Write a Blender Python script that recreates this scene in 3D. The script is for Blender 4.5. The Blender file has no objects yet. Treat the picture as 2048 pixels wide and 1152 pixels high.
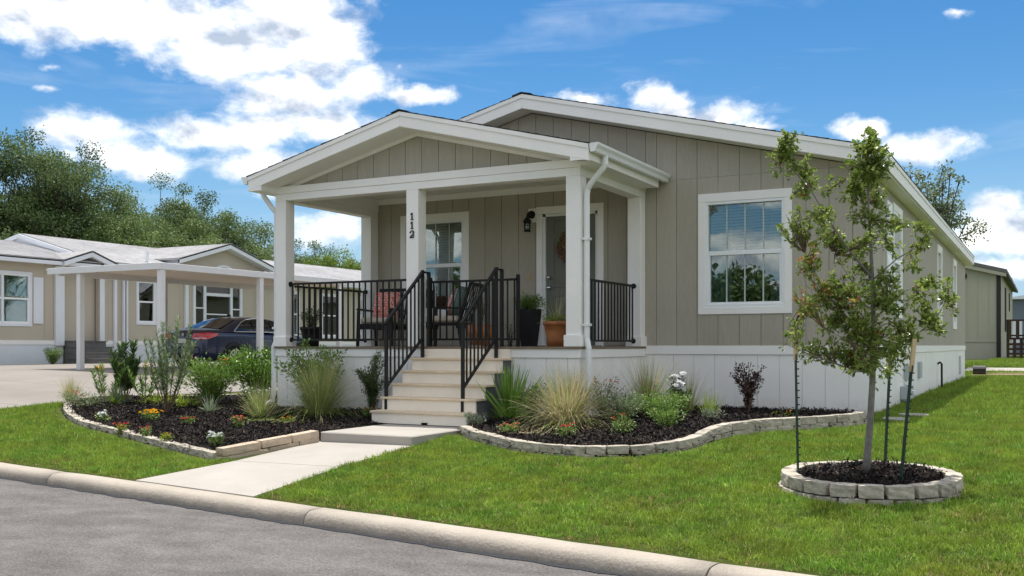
import bpy, bmesh, math, random
import numpy as np
from mathutils import Vector, Matrix
R = math.radians
sc = bpy.context.scene
COL = sc.collection

# ------------------------------------------------------------------ camera, light, sky
HEAD = R(28.006)
cam_d = bpy.data.cameras.new('camera'); cam = bpy.data.objects.new('camera', cam_d); COL.objects.link(cam)
cam_d.sensor_width = 36.0; cam_d.lens = 2010.0 / 2048.0 * 36.0
cam_d.shift_y = 115.0 / 2048.0
cam.location = (0, 0, 1.0); cam.rotation_euler = (R(90), 0, HEAD)
cam_d.clip_start = 0.1; cam_d.clip_end = 3000
sc.camera = cam
sc.view_settings.view_transform = 'Standard'; sc.view_settings.look = 'None'
sc.view_settings.gamma = 1.0; sc.view_settings.use_curve_mapping = False
sc.view_settings.exposure = 1.50
SUNV = Vector((-0.13, 0.26, 1.0)).normalized()
sun_d = bpy.data.lights.new('sun', 'SUN'); sun = bpy.data.objects.new('sun', sun_d); COL.objects.link(sun)
sun_d.energy = 2.0; sun_d.angle = R(0.6); sun_d.color = (1.0, 0.965, 0.905)
sun.rotation_euler = SUNV.to_track_quat('Z', 'Y').to_euler(); sun.location = (0, 0, 30)
SUN_EL = math.asin(SUNV.z); SUN_ROT = math.atan2(SUNV.x, SUNV.y)

FPX, CXP, HYP = 2010.0, 1024.0, 691.0
CT, ST = math.cos(HEAD), math.sin(HEAD)
CLOUDS = [  # az, tan(elevation), half widths: the cumulus of the day
 (40,30,170,62),(200,30,170,62),(340,45,170,78),(480,95,165,80),(590,40,120,85,1.15),(655,95,85,88),(715,170,85,46),
 (830,186,82,20),(590,190,150,62),(600,248,170,44),(430,262,150,38),(165,262,100,44),(250,312,140,36),(280,350,70,22,.7),
 (95,174,66,17,.38),(110,134,64,16,.34),(1170,196,90,22,.8),(1300,185,40,36),(1340,215,60,34),(1420,240,110,34),(1520,256,60,12,.7),
 (1720,262,58,26),(1850,296,110,30),(1920,24,62,20,.40),(1990,420,70,40),(1965,470,120,36),(2040,455,80,50),(1990,535,130,26),
 (660,455,110,40),(540,390,60,20,.6),(795,135,32,18,.38),(520,330,120,36)]

def build_world():
    w = bpy.data.worlds.new('World'); sc.world = w; w.use_nodes = True
    nt = w.node_tree; N = nt.nodes; L = nt.links
    for n in list(N): N.remove(n)
    def nd(t, **k):
        n = N.new(t)
        for a, b in k.items(): setattr(n, a, b)
        return n
    def m(op, a, b=None, c=None, clamp=False):
        n = nd('ShaderNodeMath', operation=op, use_clamp=clamp)
        for i, v in enumerate((a, b, c)):
            if v is None: continue
            if isinstance(v, (int, float)): n.inputs[i].default_value = v
            else: L.new(v, n.inputs[i])
        return n.outputs[0]
    out = nd('ShaderNodeOutputWorld')
    sky = nd('ShaderNodeTexSky', sky_type='NISHITA')
    sky.sun_disc = False; sky.sun_elevation = SUN_EL; sky.sun_rotation = SUN_ROT
    sky.altitude = 0; sky.air_density = 1.0; sky.dust_density = 0.3; sky.ozone_density = 2.2
    hs = nd('ShaderNodeHueSaturation'); hs.inputs['Saturation'].default_value = 1.40; hs.inputs['Value'].default_value = 0.87
    L.new(sky.outputs[0], hs.inputs['Color'])
    bg1 = nd('ShaderNodeBackground'); bg1.inputs[1].default_value = 0.050
    tc = nd('ShaderNodeTexCoord'); sep = nd('ShaderNodeSeparateXYZ'); L.new(tc.outputs['Generated'], sep.inputs[0])
    X, Y, Z = sep.outputs
    rx = m('ADD', m('MULTIPLY', X, CT), m('MULTIPLY', Y, ST))
    fy = m('ADD', m('MULTIPLY', X, -ST), m('MULTIPLY', Y, CT))
    az = m('ARCTAN2', rx, fy)
    hyp = m('SQRT', m('ADD', m('MULTIPLY', X, X), m('MULTIPLY', Y, Y)))
    el = m('DIVIDE', Z, m('MAXIMUM', hyp, 0.02))
    hz = m('MULTIPLY', m('SUBTRACT', 1.0, m('MULTIPLY', m('MAXIMUM', el, 0.0), 5.5), clamp=True), 0.9)   # pale summer haze low on the horizon, all round
    hm = nd('ShaderNodeMixRGB'); L.new(hz, hm.inputs[0]); L.new(hs.outputs[0], hm.inputs[1]); hm.inputs[2].default_value = (2.7, 4.3, 6.3, 1)
    L.new(hm.outputs[0], bg1.inputs[0])
    comb = nd('ShaderNodeCombineXYZ'); L.new(az, comb.inputs[0]); L.new(el, comb.inputs[1])
    P = comb.outputs[0]
    # warp of the cloud coordinates so that outlines are ragged
    wn = nd('ShaderNodeTexNoise'); wn.inputs['Scale'].default_value = 16; wn.inputs['Detail'].default_value = 6
    wn.inputs['Roughness'].default_value = 0.6
    L.new(P, wn.inputs['Vector'])
    v1 = nd('ShaderNodeVectorMath', operation='SUBTRACT'); L.new(wn.outputs['Color'], v1.inputs[0]); v1.inputs[1].default_value = (.5, .5, .5)
    v2 = nd('ShaderNodeVectorMath', operation='MULTIPLY'); L.new(v1.outputs[0], v2.inputs[0]); v2.inputs[1].default_value = (0.05, 0.032, 0)
    v3 = nd('ShaderNodeVectorMath', operation='ADD'); L.new(P, v3.inputs[0]); L.new(v2.outputs[0], v3.inputs[1])
    PW = v3.outputs[0]
    field = None; vert = None
    for cl_ in CLOUDS:
        px, py, rxp, ryp = cl_[:4]; wt = cl_[4] if len(cl_) > 4 else 1.0
        u = (px - CXP) / FPX; a0 = math.atan(u); k = math.cos(a0)
        e0 = (HYP - py) / FPX * k
        s = nd('ShaderNodeVectorMath', operation='SUBTRACT'); L.new(PW, s.inputs[0]); s.inputs[1].default_value = (a0, e0, 0)
        d = nd('ShaderNodeVectorMath', operation='MULTIPLY'); L.new(s.outputs[0], d.inputs[0])
        d.inputs[1].default_value = (1 / (rxp / FPX * k * k * 1.15), 1 / (ryp / FPX * k * 1.2), 0)
        ln = nd('ShaderNodeVectorMath', operation='LENGTH'); L.new(d.outputs[0], ln.inputs[0])
        f = m('SUBTRACT', wt, ln.outputs['Value'])
        if field is None: field = f
        else:
            n = nd('ShaderNodeMath', operation='SMOOTH_MAX'); L.new(field, n.inputs[0]); L.new(f, n.inputs[1]); n.inputs[2].default_value = 0.25
            field = n.outputs[0]
    # the rest of the sky: denser unseen cumulus, added as fill light for the shaded fronts
    gn = nd('ShaderNodeTexNoise'); gn.inputs['Scale'].default_value = 1.1; gn.inputs['Detail'].default_value = 3
    pl = nd('ShaderNodeCombineXYZ'); zz = m('ADD', m('MAXIMUM', Z, 0.0), 0.12)
    L.new(m('DIVIDE', X, zz), pl.inputs[0]); L.new(m('DIVIDE', Y, zz), pl.inputs[1]); L.new(pl.outputs[0], gn.inputs['Vector'])
    gen = m('MULTIPLY', m('SUBTRACT', gn.outputs[0], 0.41), 5.0)
    outside = m('ADD', m('MULTIPLY', m('SUBTRACT', m('ABSOLUTE', az), 0.52), 8.0, clamp=True),
                m('MULTIPLY', m('SUBTRACT', el, 0.37), 10.0, clamp=True), clamp=True)
    gen = m('SUBTRACT', gen, m('MULTIPLY', m('SUBTRACT', 1.0, outside), 3.0))
    field = m('MAXIMUM', field, gen)
    fn = nd('ShaderNodeTexNoise'); fn.inputs['Scale'].default_value = 26; fn.inputs['Detail'].default_value = 9
    fn.inputs['Roughness'].default_value = 0.62; fn.inputs['Distortion'].default_value = 0.25
    sc2 = nd('ShaderNodeVectorMath', operation='MULTIPLY'); L.new(P, sc2.inputs[0]); sc2.inputs[1].default_value = (1, 1.5, 1)
    L.new(sc2.outputs[0], fn.inputs['Vector'])
    dens = m('ADD', field, m('MULTIPLY', m('SUBTRACT', fn.outputs[0], 0.5), 1.5))
    mr = nd('ShaderNodeMapRange', interpolation_type='SMOOTHSTEP'); L.new(dens, mr.inputs[0])
    mr.inputs[1].default_value = -0.08; mr.inputs[2].default_value = 0.78
    mask = m('MULTIPLY', mr.outputs[0], 0.97)
    # thin cirrus
    cn = nd('ShaderNodeTexNoise'); cn.inputs['Scale'].default_value = 5; cn.inputs['Detail'].default_value = 6; cn.inputs['Distortion'].default_value = 0.6
    sc3 = nd('ShaderNodeVectorMath', operation='MULTIPLY'); L.new(P, sc3.inputs[0]); sc3.inputs[1].default_value = (0.8, 5, 1)
    L.new(sc3.outputs[0], cn.inputs['Vector'])
    cir = m('MULTIPLY', m('MULTIPLY', m('SUBTRACT', cn.outputs[0], 0.54), 2.5, clamp=True), 0.30)
    mask = m('MAXIMUM', mask, cir)
    # cloud tone: white crowns, blue grey undersides
    up = nd('ShaderNodeVectorMath', operation='ADD'); L.new(sc2.outputs[0], up.inputs[0]); up.inputs[1].default_value = (0.004, 0.022, 0)
    fn2 = nd('ShaderNodeTexNoise'); fn2.inputs['Scale'].default_value = 17; fn2.inputs['Detail'].default_value = 6; fn2.inputs['Roughness'].default_value = .55
    L.new(up.outputs[0], fn2.inputs['Vector'])
    fn3 = nd('ShaderNodeTexNoise'); fn3.inputs['Scale'].default_value = 17; fn3.inputs['Detail'].default_value = 6; fn3.inputs['Roughness'].default_value = .55
    L.new(sc2.outputs[0], fn3.inputs['Vector'])
    dif = m('SUBTRACT', fn3.outputs[0], fn2.outputs[0])
    core = m('MULTIPLY', m('SUBTRACT', field, 0.25), 0.85, clamp=True)
    big = nd('ShaderNodeTexNoise'); big.inputs['Scale'].default_value = 7; big.inputs['Detail'].default_value = 3; L.new(P, big.inputs['Vector'])
    tone = m('ADD', m('ADD', 0.80, m('MULTIPLY', dif, 3.6)), m('MULTIPLY', core, m('MULTIPLY', m('SUBTRACT', big.outputs[0], 0.62), 2.2)), clamp=True)
    cm = nd('ShaderNodeMixRGB'); L.new(tone, cm.inputs[0])
    cm.inputs[1].default_value = (0.20, 0.23, 0.28, 1); cm.inputs[2].default_value = (0.56, 0.55, 0.53, 1)
    bg2 = nd('ShaderNodeBackground'); L.new(cm.outputs[0], bg2.inputs[0]); bg2.inputs[1].default_value = 1.0
    mix = nd('ShaderNodeMixShader'); L.new(mask, mix.inputs[0]); L.new(bg1.outputs[0], mix.inputs[1]); L.new(bg2.outputs[0], mix.inputs[2])
    L.new(mix.outputs[0], out.inputs[0])
build_world()
sc.cycles.max_bounces = 8; sc.cycles.transparent_max_bounces = 12

# ------------------------------------------------------------------ terrain
def sm(t): t = max(0.0, min(1.0, t)); return t * t * (3 - 2 * t)
def kerbY(X): return 7.19 - .1505 * (X + 10.27)
def ter(X, Y):
    dk = Y - kerbY(X)
    z = -.3 + .3 * max(0, min(1, dk / 4.3)) + .05 * sm((dk - 4.3) / 3)
    z += .33 * sm((-10.5 - X) / 12) * max(0, min(1, dk / 2))
    if X > -20: z += .33 * sm((Y - 32) / 12) * sm((X + 20) / 6)
    return z

# ------------------------------------------------------------------ materials
def mat(name, col, rough=0.7, spec=0.3, var=0.0, vscale=3.0, fine=0.0, fscale=60.0, bump=0.0, bscale=200.0,
        metallic=0.0, stretch=(1, 1, 1), col2=None, translucent=0.0, attr=None, coat=0.0, bdist=0.01, vdetail=4, rnd=0.0):
    M = bpy.data.materials.new(name); M.use_nodes = True
    nt = M.node_tree; N = nt.nodes; L = nt.links; b = N['Principled BSDF']
    b.inputs['Roughness'].default_value = rough; b.inputs['Metallic'].default_value = metallic
    b.inputs['Specular IOR Level'].default_value = spec; b.inputs['Coat Weight'].default_value = coat
    geo = N.new('ShaderNodeNewGeometry'); mp = N.new('ShaderNodeMapping'); L.new(geo.outputs['Position'], mp.inputs[0]); mp.inputs['Scale'].default_value = stretch
    c0 = N.new('ShaderNodeRGB'); c0.outputs[0].default_value = (*col, 1); cur = c0.outputs[0]
    def mixin(fac, c2, blend='MIX'):
        nonlocal cur
        x = N.new('ShaderNodeMixRGB'); x.blend_type = blend
        if isinstance(fac, float): x.inputs[0].default_value = fac
        else: L.new(fac, x.inputs[0])
        L.new(cur, x.inputs[1])
        if isinstance(c2, tuple): x.inputs[2].default_value = (*c2, 1)
        else: L.new(c2, x.inputs[2])
        cur = x.outputs[0]
    def noise(scale, detail=4, rough_=.55):
        n = N.new('ShaderNodeTexNoise'); n.inputs['Scale'].default_value = scale; n.inputs['Detail'].default_value = detail
        n.inputs['Roughness'].default_value = rough_
        L.new(mp.outputs[0], n.inputs['Vector']); return n.outputs[0]
    def rng(o, a, b_, c=0., d=1.):
        r = N.new('ShaderNodeMapRange'); L.new(o, r.inputs[0])
        for i, v in enumerate((a, b_, c, d)): r.inputs[i + 1].default_value = v
        return r.outputs[0]
    if attr:
        a = N.new('ShaderNodeAttribute'); a.attribute_name = 'v'
        mixin(rng(a.outputs['Fac'], 0, 1), attr)
    if col2: mixin(rng(noise(vscale, vdetail), .35, .68), col2)
    def dk(fac, amt):   # +- brightness
        n = N.new('ShaderNodeHueSaturation'); L.new(rng(fac, .25, .75, 1 - amt, 1 + amt), n.inputs['Value']); 
        nonlocal cur
        L.new(cur, n.inputs['Color']); cur = n.outputs[0]
    if var: dk(noise(vscale * 1.37 + .11, vdetail), var)
    if fine: dk(noise(fscale, 3, .6), fine)
    if rnd:
        oi = N.new('ShaderNodeObjectInfo'); n = N.new('ShaderNodeHueSaturation')
        L.new(rng(oi.outputs['Random'], 0, 1, 1 - rnd, 1 + rnd), n.inputs['Value']); L.new(cur, n.inputs['Color']); cur = n.outputs[0]
    L.new(cur, b.inputs['Base Color'])
    if bump:
        bn = N.new('ShaderNodeBump'); bn.inputs['Strength'].default_value = bump; bn.inputs['Distance'].default_value = bdist
        L.new(noise(bscale, 5, .6), bn.inputs['Height']); L.new(bn.outputs[0], b.inputs['Normal'])
    if translucent:
        t = N.new('ShaderNodeBsdfTranslucent'); L.new(cur, t.inputs[0]); mx = N.new('ShaderNodeMixShader'); mx.inputs[0].default_value = translucent
        L.new(b.outputs[0], mx.inputs[1]); L.new(t.outputs[0], mx.inputs[2]); L.new(mx.outputs[0], N['Material Output'].inputs[0])
    return M

def grime_or_shade(M, z0, z1, col, amt, scale=6.0):
    N = M.node_tree.nodes; L = M.node_tree.links; b = N['Principled BSDF']; src = b.inputs['Base Color'].links[0].from_socket
    g = N.new('ShaderNodeNewGeometry'); s_ = N.new('ShaderNodeSeparateXYZ'); L.new(g.outputs['Position'], s_.inputs[0])
    r_ = N.new('ShaderNodeMapRange'); L.new(s_.outputs[2], r_.inputs[0]); r_.inputs[1].default_value = z1; r_.inputs[2].default_value = z0
    n = N.new('ShaderNodeTexNoise'); n.inputs['Scale'].default_value = scale; n.inputs['Detail'].default_value = 8; n.inputs['Roughness'].default_value = .7; L.new(g.outputs['Position'], n.inputs['Vector'])
    q = N.new('ShaderNodeMath'); q.operation = 'MULTIPLY_ADD'; q.use_clamp = True; L.new(n.outputs[0], q.inputs[0]); q.inputs[1].default_value = 2.4; q.inputs[2].default_value = -.75
    k = N.new('ShaderNodeMath'); k.operation = 'MULTIPLY'; L.new(r_.outputs[0], k.inputs[0]); L.new(q.outputs[0], k.inputs[1])
    k2 = N.new('ShaderNodeMath'); k2.operation = 'MULTIPLY'; L.new(k.outputs[0], k2.inputs[0]); k2.inputs[1].default_value = amt
    x = N.new('ShaderNodeMixRGB'); L.new(k2.outputs[0], x.inputs[0]); L.new(src, x.inputs[1]); x.inputs[2].default_value = (*col, 1); L.new(x.outputs[0], b.inputs['Base Color'])

def glass_mat(name, tint=(.74, .86, .84), refl=1.0, base=0.05):
    M = bpy.data.materials.new(name); M.use_nodes = True; nt = M.node_tree; N = nt.nodes; L = nt.links
    for n in list(N): N.remove(n)
    o = N.new('ShaderNodeOutputMaterial'); t = N.new('ShaderNodeBsdfTransparent'); t.inputs[0].default_value = (*tint, 1)
    g = N.new('ShaderNodeBsdfGlossy'); g.inputs['Roughness'].default_value = 0.01; g.inputs[0].default_value = (1, 1, 1, 1)
    lw = N.new('ShaderNodeFresnel'); lw.inputs[0].default_value = 1.5
    ge = N.new('ShaderNodeNewGeometry')
    a = N.new('ShaderNodeMath'); a.operation = 'MULTIPLY_ADD'; a.use_clamp = True; L.new(lw.outputs[0], a.inputs[0]); a.inputs[1].default_value = 2.2 * refl; a.inputs[2].default_value = base
    tn = N.new('ShaderNodeTexNoise'); tn.inputs['Scale'].default_value = 1.6; tn.inputs['Detail'].default_value = 1
    L.new(ge.outputs['Position'], tn.inputs['Vector'])
    bp = N.new('ShaderNodeBump'); bp.inputs['Strength'].default_value = 0.12; bp.inputs['Distance'].default_value = 0.02
    L.new(tn.outputs[0], bp.inputs['Height']); L.new(bp.outputs[0], g.inputs['Normal'])
    m = N.new('ShaderNodeMixShader'); L.new(a.outputs[0], m.inputs[0]); L.new(t.outputs[0], m.inputs[1]); L.new(g.outputs[0], m.inputs[2])
    L.new(m.outputs[0], o.inputs[0]); return M

MT = {}
MT['siding'] = mat('siding_paint', (.415, .378, .31), .75, .25, var=.06, vscale=1.2, fine=.07, fscale=35, bump=.5, bscale=90, stretch=(1, 1, .12), bdist=.002, rnd=.025)
MT['white'] = mat('white_trim_paint', (.90, .875, .84), .55, .35, var=.03, vscale=2, fine=.02, fscale=40, bump=.08, bscale=60, bdist=.002)
MT['skirt'] = mat('white_skirting', (.89, .865, .82), .6, .3, var=.04, vscale=1.5, fine=.02, bump=.1, bscale=50, bdist=.003, rnd=.02)
grime_or_shade(MT['skirt'], .05, .30, (.33, .27, .20), .55)
MT['vinyl'] = mat('white_vinyl', (.84, .85, .86), .35, .45, var=.015)
MT['gutter'] = mat('gutter_metal', (.80, .81, .80), .35, .45, var=.03, vscale=3)
MT['shingle'] = mat('dark_shingle', (.085, .08, .075), .9, .2, var=.25, vscale=8, fine=.3, fscale=90, bump=.5)
MT['nbshingle'] = mat('pale_shingle', (.46, .45, .45), .95, .1, var=.10, vscale=.6, fine=.18, fscale=4, col2=(.37, .36, .36), stretch=(1, 1, 1))
MT['black'] = mat('black_metal', (.012, .012, .012), .5, .3, var=.1)
MT['deck'] = mat('deck_board', (.23, .17, .12), .8, .2, var=.15, vscale=2, fine=.15, fscale=30, stretch=(.3, 3, 1), rnd=.12)
MT['tread'] = mat('tread_wood', (.70, .57, .41), .7, .25, var=.15, vscale=4, fine=.12, fscale=40, stretch=(.3, 3, 1))
MT['riser'] = mat('riser_paint', (.89, .81, .69), .6, .3, var=.04, vscale=3, fine=.03)
MT['darkside'] = mat('step_side_board', (.13, .13, .135), .8, .2, var=.15, vscale=2)
MT['concrete'] = mat('pale_concrete', (.39, .36, .32), .9, .15, var=.10, vscale=1.1, fine=.08, fscale=120, bump=.25, bscale=150, bdist=.003)
MT['drive'] = mat('driveway_concrete', (.26, .235, .21), .9, .15, var=.10, vscale=.5, fine=.07, fscale=90, bump=.2, bdist=.004, col2=(.24, .213, .188))
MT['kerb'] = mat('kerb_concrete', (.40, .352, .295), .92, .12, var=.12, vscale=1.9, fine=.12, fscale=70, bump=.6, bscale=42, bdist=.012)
grime_or_shade(MT['kerb'], -.41, -.31, (.20, .16, .125), .9, 9.0)  # road dirt that also paints shade onto the lower kerb face
MT['joint'] = mat('joint_dark', (.05, .05, .055), .95, .1, fine=.3, fscale=40)
MT['glass'] = glass_mat('window_glass')
MT['glassd'] = glass_mat('dark_window_glass', (.45, .5, .5), 1.0, .05)
MT['carglass'] = glass_mat('car_glass', (.25, .27, .28), 1.2, .04)
MT['door'] = mat('door_paint', (.165, .165, .135), .5, .4, var=.04)
MT['chrome'] = mat('polished_metal', (.7, .7, .7), .18, .5, metallic=1.0)
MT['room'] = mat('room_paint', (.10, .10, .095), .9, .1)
MT['blind'] = mat('blind_slat', (.50, .54, .52), .5, .3)
MT['muntin'] = mat('window_grid', (.46, .52, .50), .5, .3)
MT['curtain'] = mat('curtain_cloth', (.26, .30, .29), .9, .1, var=.1, vscale=10, stretch=(3, 3, .1), translucent=.1)
MT['stoneA'] = mat('edging_stone', (.44, .395, .325), .9, .15, var=.18, vscale=9, fine=.16, fscale=60, bump=.9, bscale=35, bdist=.012, rnd=.14)
MT['stoneB'] = mat('tan_edging_stone', (.50, .40, .30), .9, .15, var=.16, vscale=8, fine=.14, fscale=60, bump=.8, bscale=35, bdist=.012, rnd=.12)
MT['mulch'] = mat('mulch_black', (.018, .015, .013), .95, .1, var=.4, vscale=7, fine=.5, fscale=45, bump=1.0, bscale=40, bdist=.05, col2=(.035, .022, .015))
MT['chip'] = mat('mulch_chip', (.016, .013, .012), .85, .25, var=.3, vscale=10, rnd=.75, attr=(.13, .085, .055))
MT['ground'] = mat('lawn_soil', (.05, .075, .016), .95, .1, var=.25, vscale=1.2, fine=.3, fscale=30, col2=(.09, .10, .022), vdetail=6)
MT['plaster'] = mat('tan_siding', (.50, .445, .36), .8, .2, var=.05, vscale=.6, fine=.04, stretch=(1, 1, .3))
MT['plaster2'] = mat('olive_siding', (.42, .41, .32), .8, .2, var=.05, vscale=.6)
MT['bluegrey'] = mat('blue_grey_siding', (.16, .19, .23), .8, .2)
MT['nbwhite'] = mat('neighbour_white', (.74, .76, .80), .6, .3, var=.04, vscale=1)
MT['pan'] = mat('carport_metal', (.70, .70, .70), .45, .4, var=.03)
MT['panunder'] = mat('carport_underside', (.72, .64, .54), .6, .3, var=.05)
MT['greyStep'] = mat('grey_step', (.16, .155, .15), .85, .2, var=.1)
MT['brown'] = mat('dark_brown_wood', (.05, .028, .02), .7, .3, var=.2, vscale=4)
MT['darkwood'] = mat('dark_corner_trim', (.035, .032, .03), .7, .3)
MT['bark'] = mat('grey_bark', (.22, .205, .185), .95, .1, var=.3, vscale=14, fine=.25, fscale=70, bump=.9, bscale=60, bdist=.006, stretch=(1, 1, .5))
MT['darkbark'] = mat('dark_bark', (.07, .058, .046), .95, .1, var=.3, vscale=3)
MT['twig'] = mat('shrub_stem', (.16, .11, .07), .9, .1, var=.3, vscale=20)
MT['stake'] = mat('green_stake_metal', (.004, .030, .020), .45, .45, var=.15, vscale=20)
MT['stakewood'] = mat('stake_wood', (.58, .44, .26), .8, .2, var=.12, vscale=12, fine=.15, fscale=80, stretch=(1, 1, .1))
MT['terra'] = mat('terracotta', (.33, .125, .045), .5, .4, var=.22, vscale=7, fine=.1, fscale=60)
MT['copperpot'] = mat('orange_glazed_pot', (.42, .15, .04), .3, .5, var=.2, vscale=5)
MT['blackpot'] = mat('black_planter', (.014, .014, .016), .45, .4, var=.1)
MT['cushion'] = mat('beige_cushion', (.55, .48, .38), .95, .1, var=.04, bump=.3, bscale=300, bdist=.002)
MT['teal'] = mat('grey_green_cushion', (.22, .29, .27), .95, .1, var=.08)
MT['carpaint'] = mat('navy_car_paint', (.004, .014, .052), .25, .5, coat=.55)
MT['cardark'] = mat('car_black', (.01, .01, .011), .5, .4)
MT['rubber'] = mat('tyre_rubber', (.015, .015, .016), .85, .2)
MT['taillight'] = mat('red_lens', (.55, .012, .012), .15, .6, coat=.6)
MT['clearlens'] = mat('clear_lens', (.75, .70, .70), .15, .6, coat=.5)
MT['plate'] = mat('licence_plate', (.62, .66, .60), .5, .3)
MT['grassblade'] = mat('grass_blade', (.094, .225, .014), .62, .25, var=.30, vscale=2.2, attr=(.32, .44, .08), translucent=.35, rnd=.42, col2=(.235, .30, .035), vdetail=6)
MT['drygrass'] = mat('dry_thatch', (.34, .23, .11), .9, .1, rnd=.3)
def leafm(n, c, c2, tr=.3, rough=.5, spec=.35, var=.15, vs=3.): return mat(n, c, rough, spec, var=var, vscale=vs, attr=c2, translucent=tr)
MT['oakleaf'] = leafm('young_oak_leaf', (.15, .23, .03), (.44, .52, .14), .45, .34, .7)
MT['redleaf'] = leafm('rust_new_leaf', (.45, .18, .06), (.55, .36, .12), .3)
MT['treeleaf'] = leafm('tree_leaf', (.078, .128, .040), (.18, .24, .09), .28, .55, .3, var=.3, vs=.25)
MT['treeleaf2'] = leafm('tree_leaf_light', (.092, .150, .040), (.215, .285, .095), .3, .55, .3, var=.25, vs=.3)
MT['treeyellow'] = leafm('tree_leaf_yellow_green', (.12, .19, .02), (.22, .30, .04), .35, .55, .3, var=.15, vs=.4)
MT['treesparse'] = leafm('tree_leaf_grey_green', (.12, .165, .075), (.26, .30, .15), .3, .55, .3)
MT['leafgloss'] = leafm('glossy_leaf', (.085, .19, .022), (.29, .46, .06), .28, .32, .5)
MT['leafdark'] = leafm('dark_leaf', (.045, .10, .026), (.16, .24, .07), .25, .4, .45)
MT['leaflime'] = leafm('lime_leaf', (.20, .30, .02), (.36, .46, .04), .35)
MT['leafgrey'] = leafm('grey_green_leaf', (.16, .23, .10), (.36, .44, .23), .25)
MT['leafsilver'] = leafm('silver_leaf', (.16, .22, .15), (.36, .40, .28), .2)
MT['leafmid'] = leafm('mid_leaf', (.11, .22, .035), (.32, .44, .11), .3)
MT['leafburg'] = leafm('burgundy_leaf', (.035, .012, .014), (.10, .022, .028), .25, .35, .5)
MT['leafyucca'] = leafm('yucca_blade', (.12, .25, .03), (.26, .42, .07), .25, .4, .4)
MT['strawA'] = leafm('straw_blade', (.52, .42, .23), (.72, .62, .40), .35, .7, .2)
MT['strawG'] = leafm('green_straw_blade', (.16, .26, .045), (.40, .47, .15), .35, .6, .25)
MT['petalw'] = mat('white_petal', (.85, .85, .86), .7, .2, translucent=.3)
MT['petaly'] = mat('yellow_petal', (.85, .48, .01), .7, .2, translucent=.3)
MT['petalp'] = mat('pink_petal', (.72, .03, .09), .7, .2, translucent=.3)
MT['petalr'] = mat('red_petal', (.75, .04, .03), .7, .2, translucent=.3)
MT['petals'] = mat('salmon_petal', (.75, .22, .14), .7, .2, translucent=.3)
MT['petalo'] = mat('orange_petal', (.80, .25, .02), .7, .2, translucent=.3)
MT['wreath'] = leafm('dried_leaf', (.20, .07, .035), (.48, .24, .11), .2)
MT['soil'] = mat('potting_soil', (.03, .022, .016), .95, .1)

def pillow_mat():
    M = mat('patterned_pillow', (.70, .08, .045), .9, .1); N = M.node_tree.nodes; L = M.node_tree.links; b = N['Principled BSDF']
    tc = N.new('ShaderNodeTexCoord'); v = N.new('ShaderNodeTexVoronoi'); v.inputs['Scale'].default_value = 11; L.new(tc.outputs['Generated'], v.inputs['Vector'])
    w = N.new('ShaderNodeMath'); w.operation = 'SINE'; a = N.new('ShaderNodeMath'); a.operation = 'MULTIPLY'; L.new(v.outputs[0], a.inputs[0]); a.inputs[1].default_value = 16
    L.new(a.outputs[0], w.inputs[0])
    gt = N.new('ShaderNodeMath'); gt.operation = 'GREATER_THAN'; L.new(w.outputs[0], gt.inputs[0]); gt.inputs[1].default_value = .35
    mx = N.new('ShaderNodeMixRGB'); L.new(gt.outputs[0], mx.inputs[0]); mx.inputs[1].default_value = (.68, .07, .04, 1); mx.inputs[2].default_value = (.75, .70, .62, 1)
    d = N.new('ShaderNodeVectorMath'); d.operation = 'DISTANCE'; L.new(tc.outputs['Generated'], d.inputs[0]); d.inputs[1].default_value = (.5, .5, .55)
    g2 = N.new('ShaderNodeMath'); g2.operation = 'LESS_THAN'; L.new(d.outputs[1], g2.inputs[0]); g2.inputs[1].default_value = .27
    m2 = N.new('ShaderNodeMixRGB'); L.new(g2.outputs[0], m2.inputs[0]); L.new(mx.outputs[0], m2.inputs[1]); m2.inputs[2].default_value = (.40, .45, .42, 1)
    L.new(m2.outputs[0], b.inputs['Base Color']); return M
MT['pillow'] = pillow_mat()

def asphalt():
    M = mat('road_asphalt', (.124, .114, .108), .93, .15, var=.16, vscale=1.9, fine=.55, fscale=55, bump=.7, bscale=110, bdist=.008,
            col2=(.172, .158, .151), stretch=(1, 1.6, 1), vdetail=7)
    return M
MT['asphalt'] = asphalt()

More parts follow.
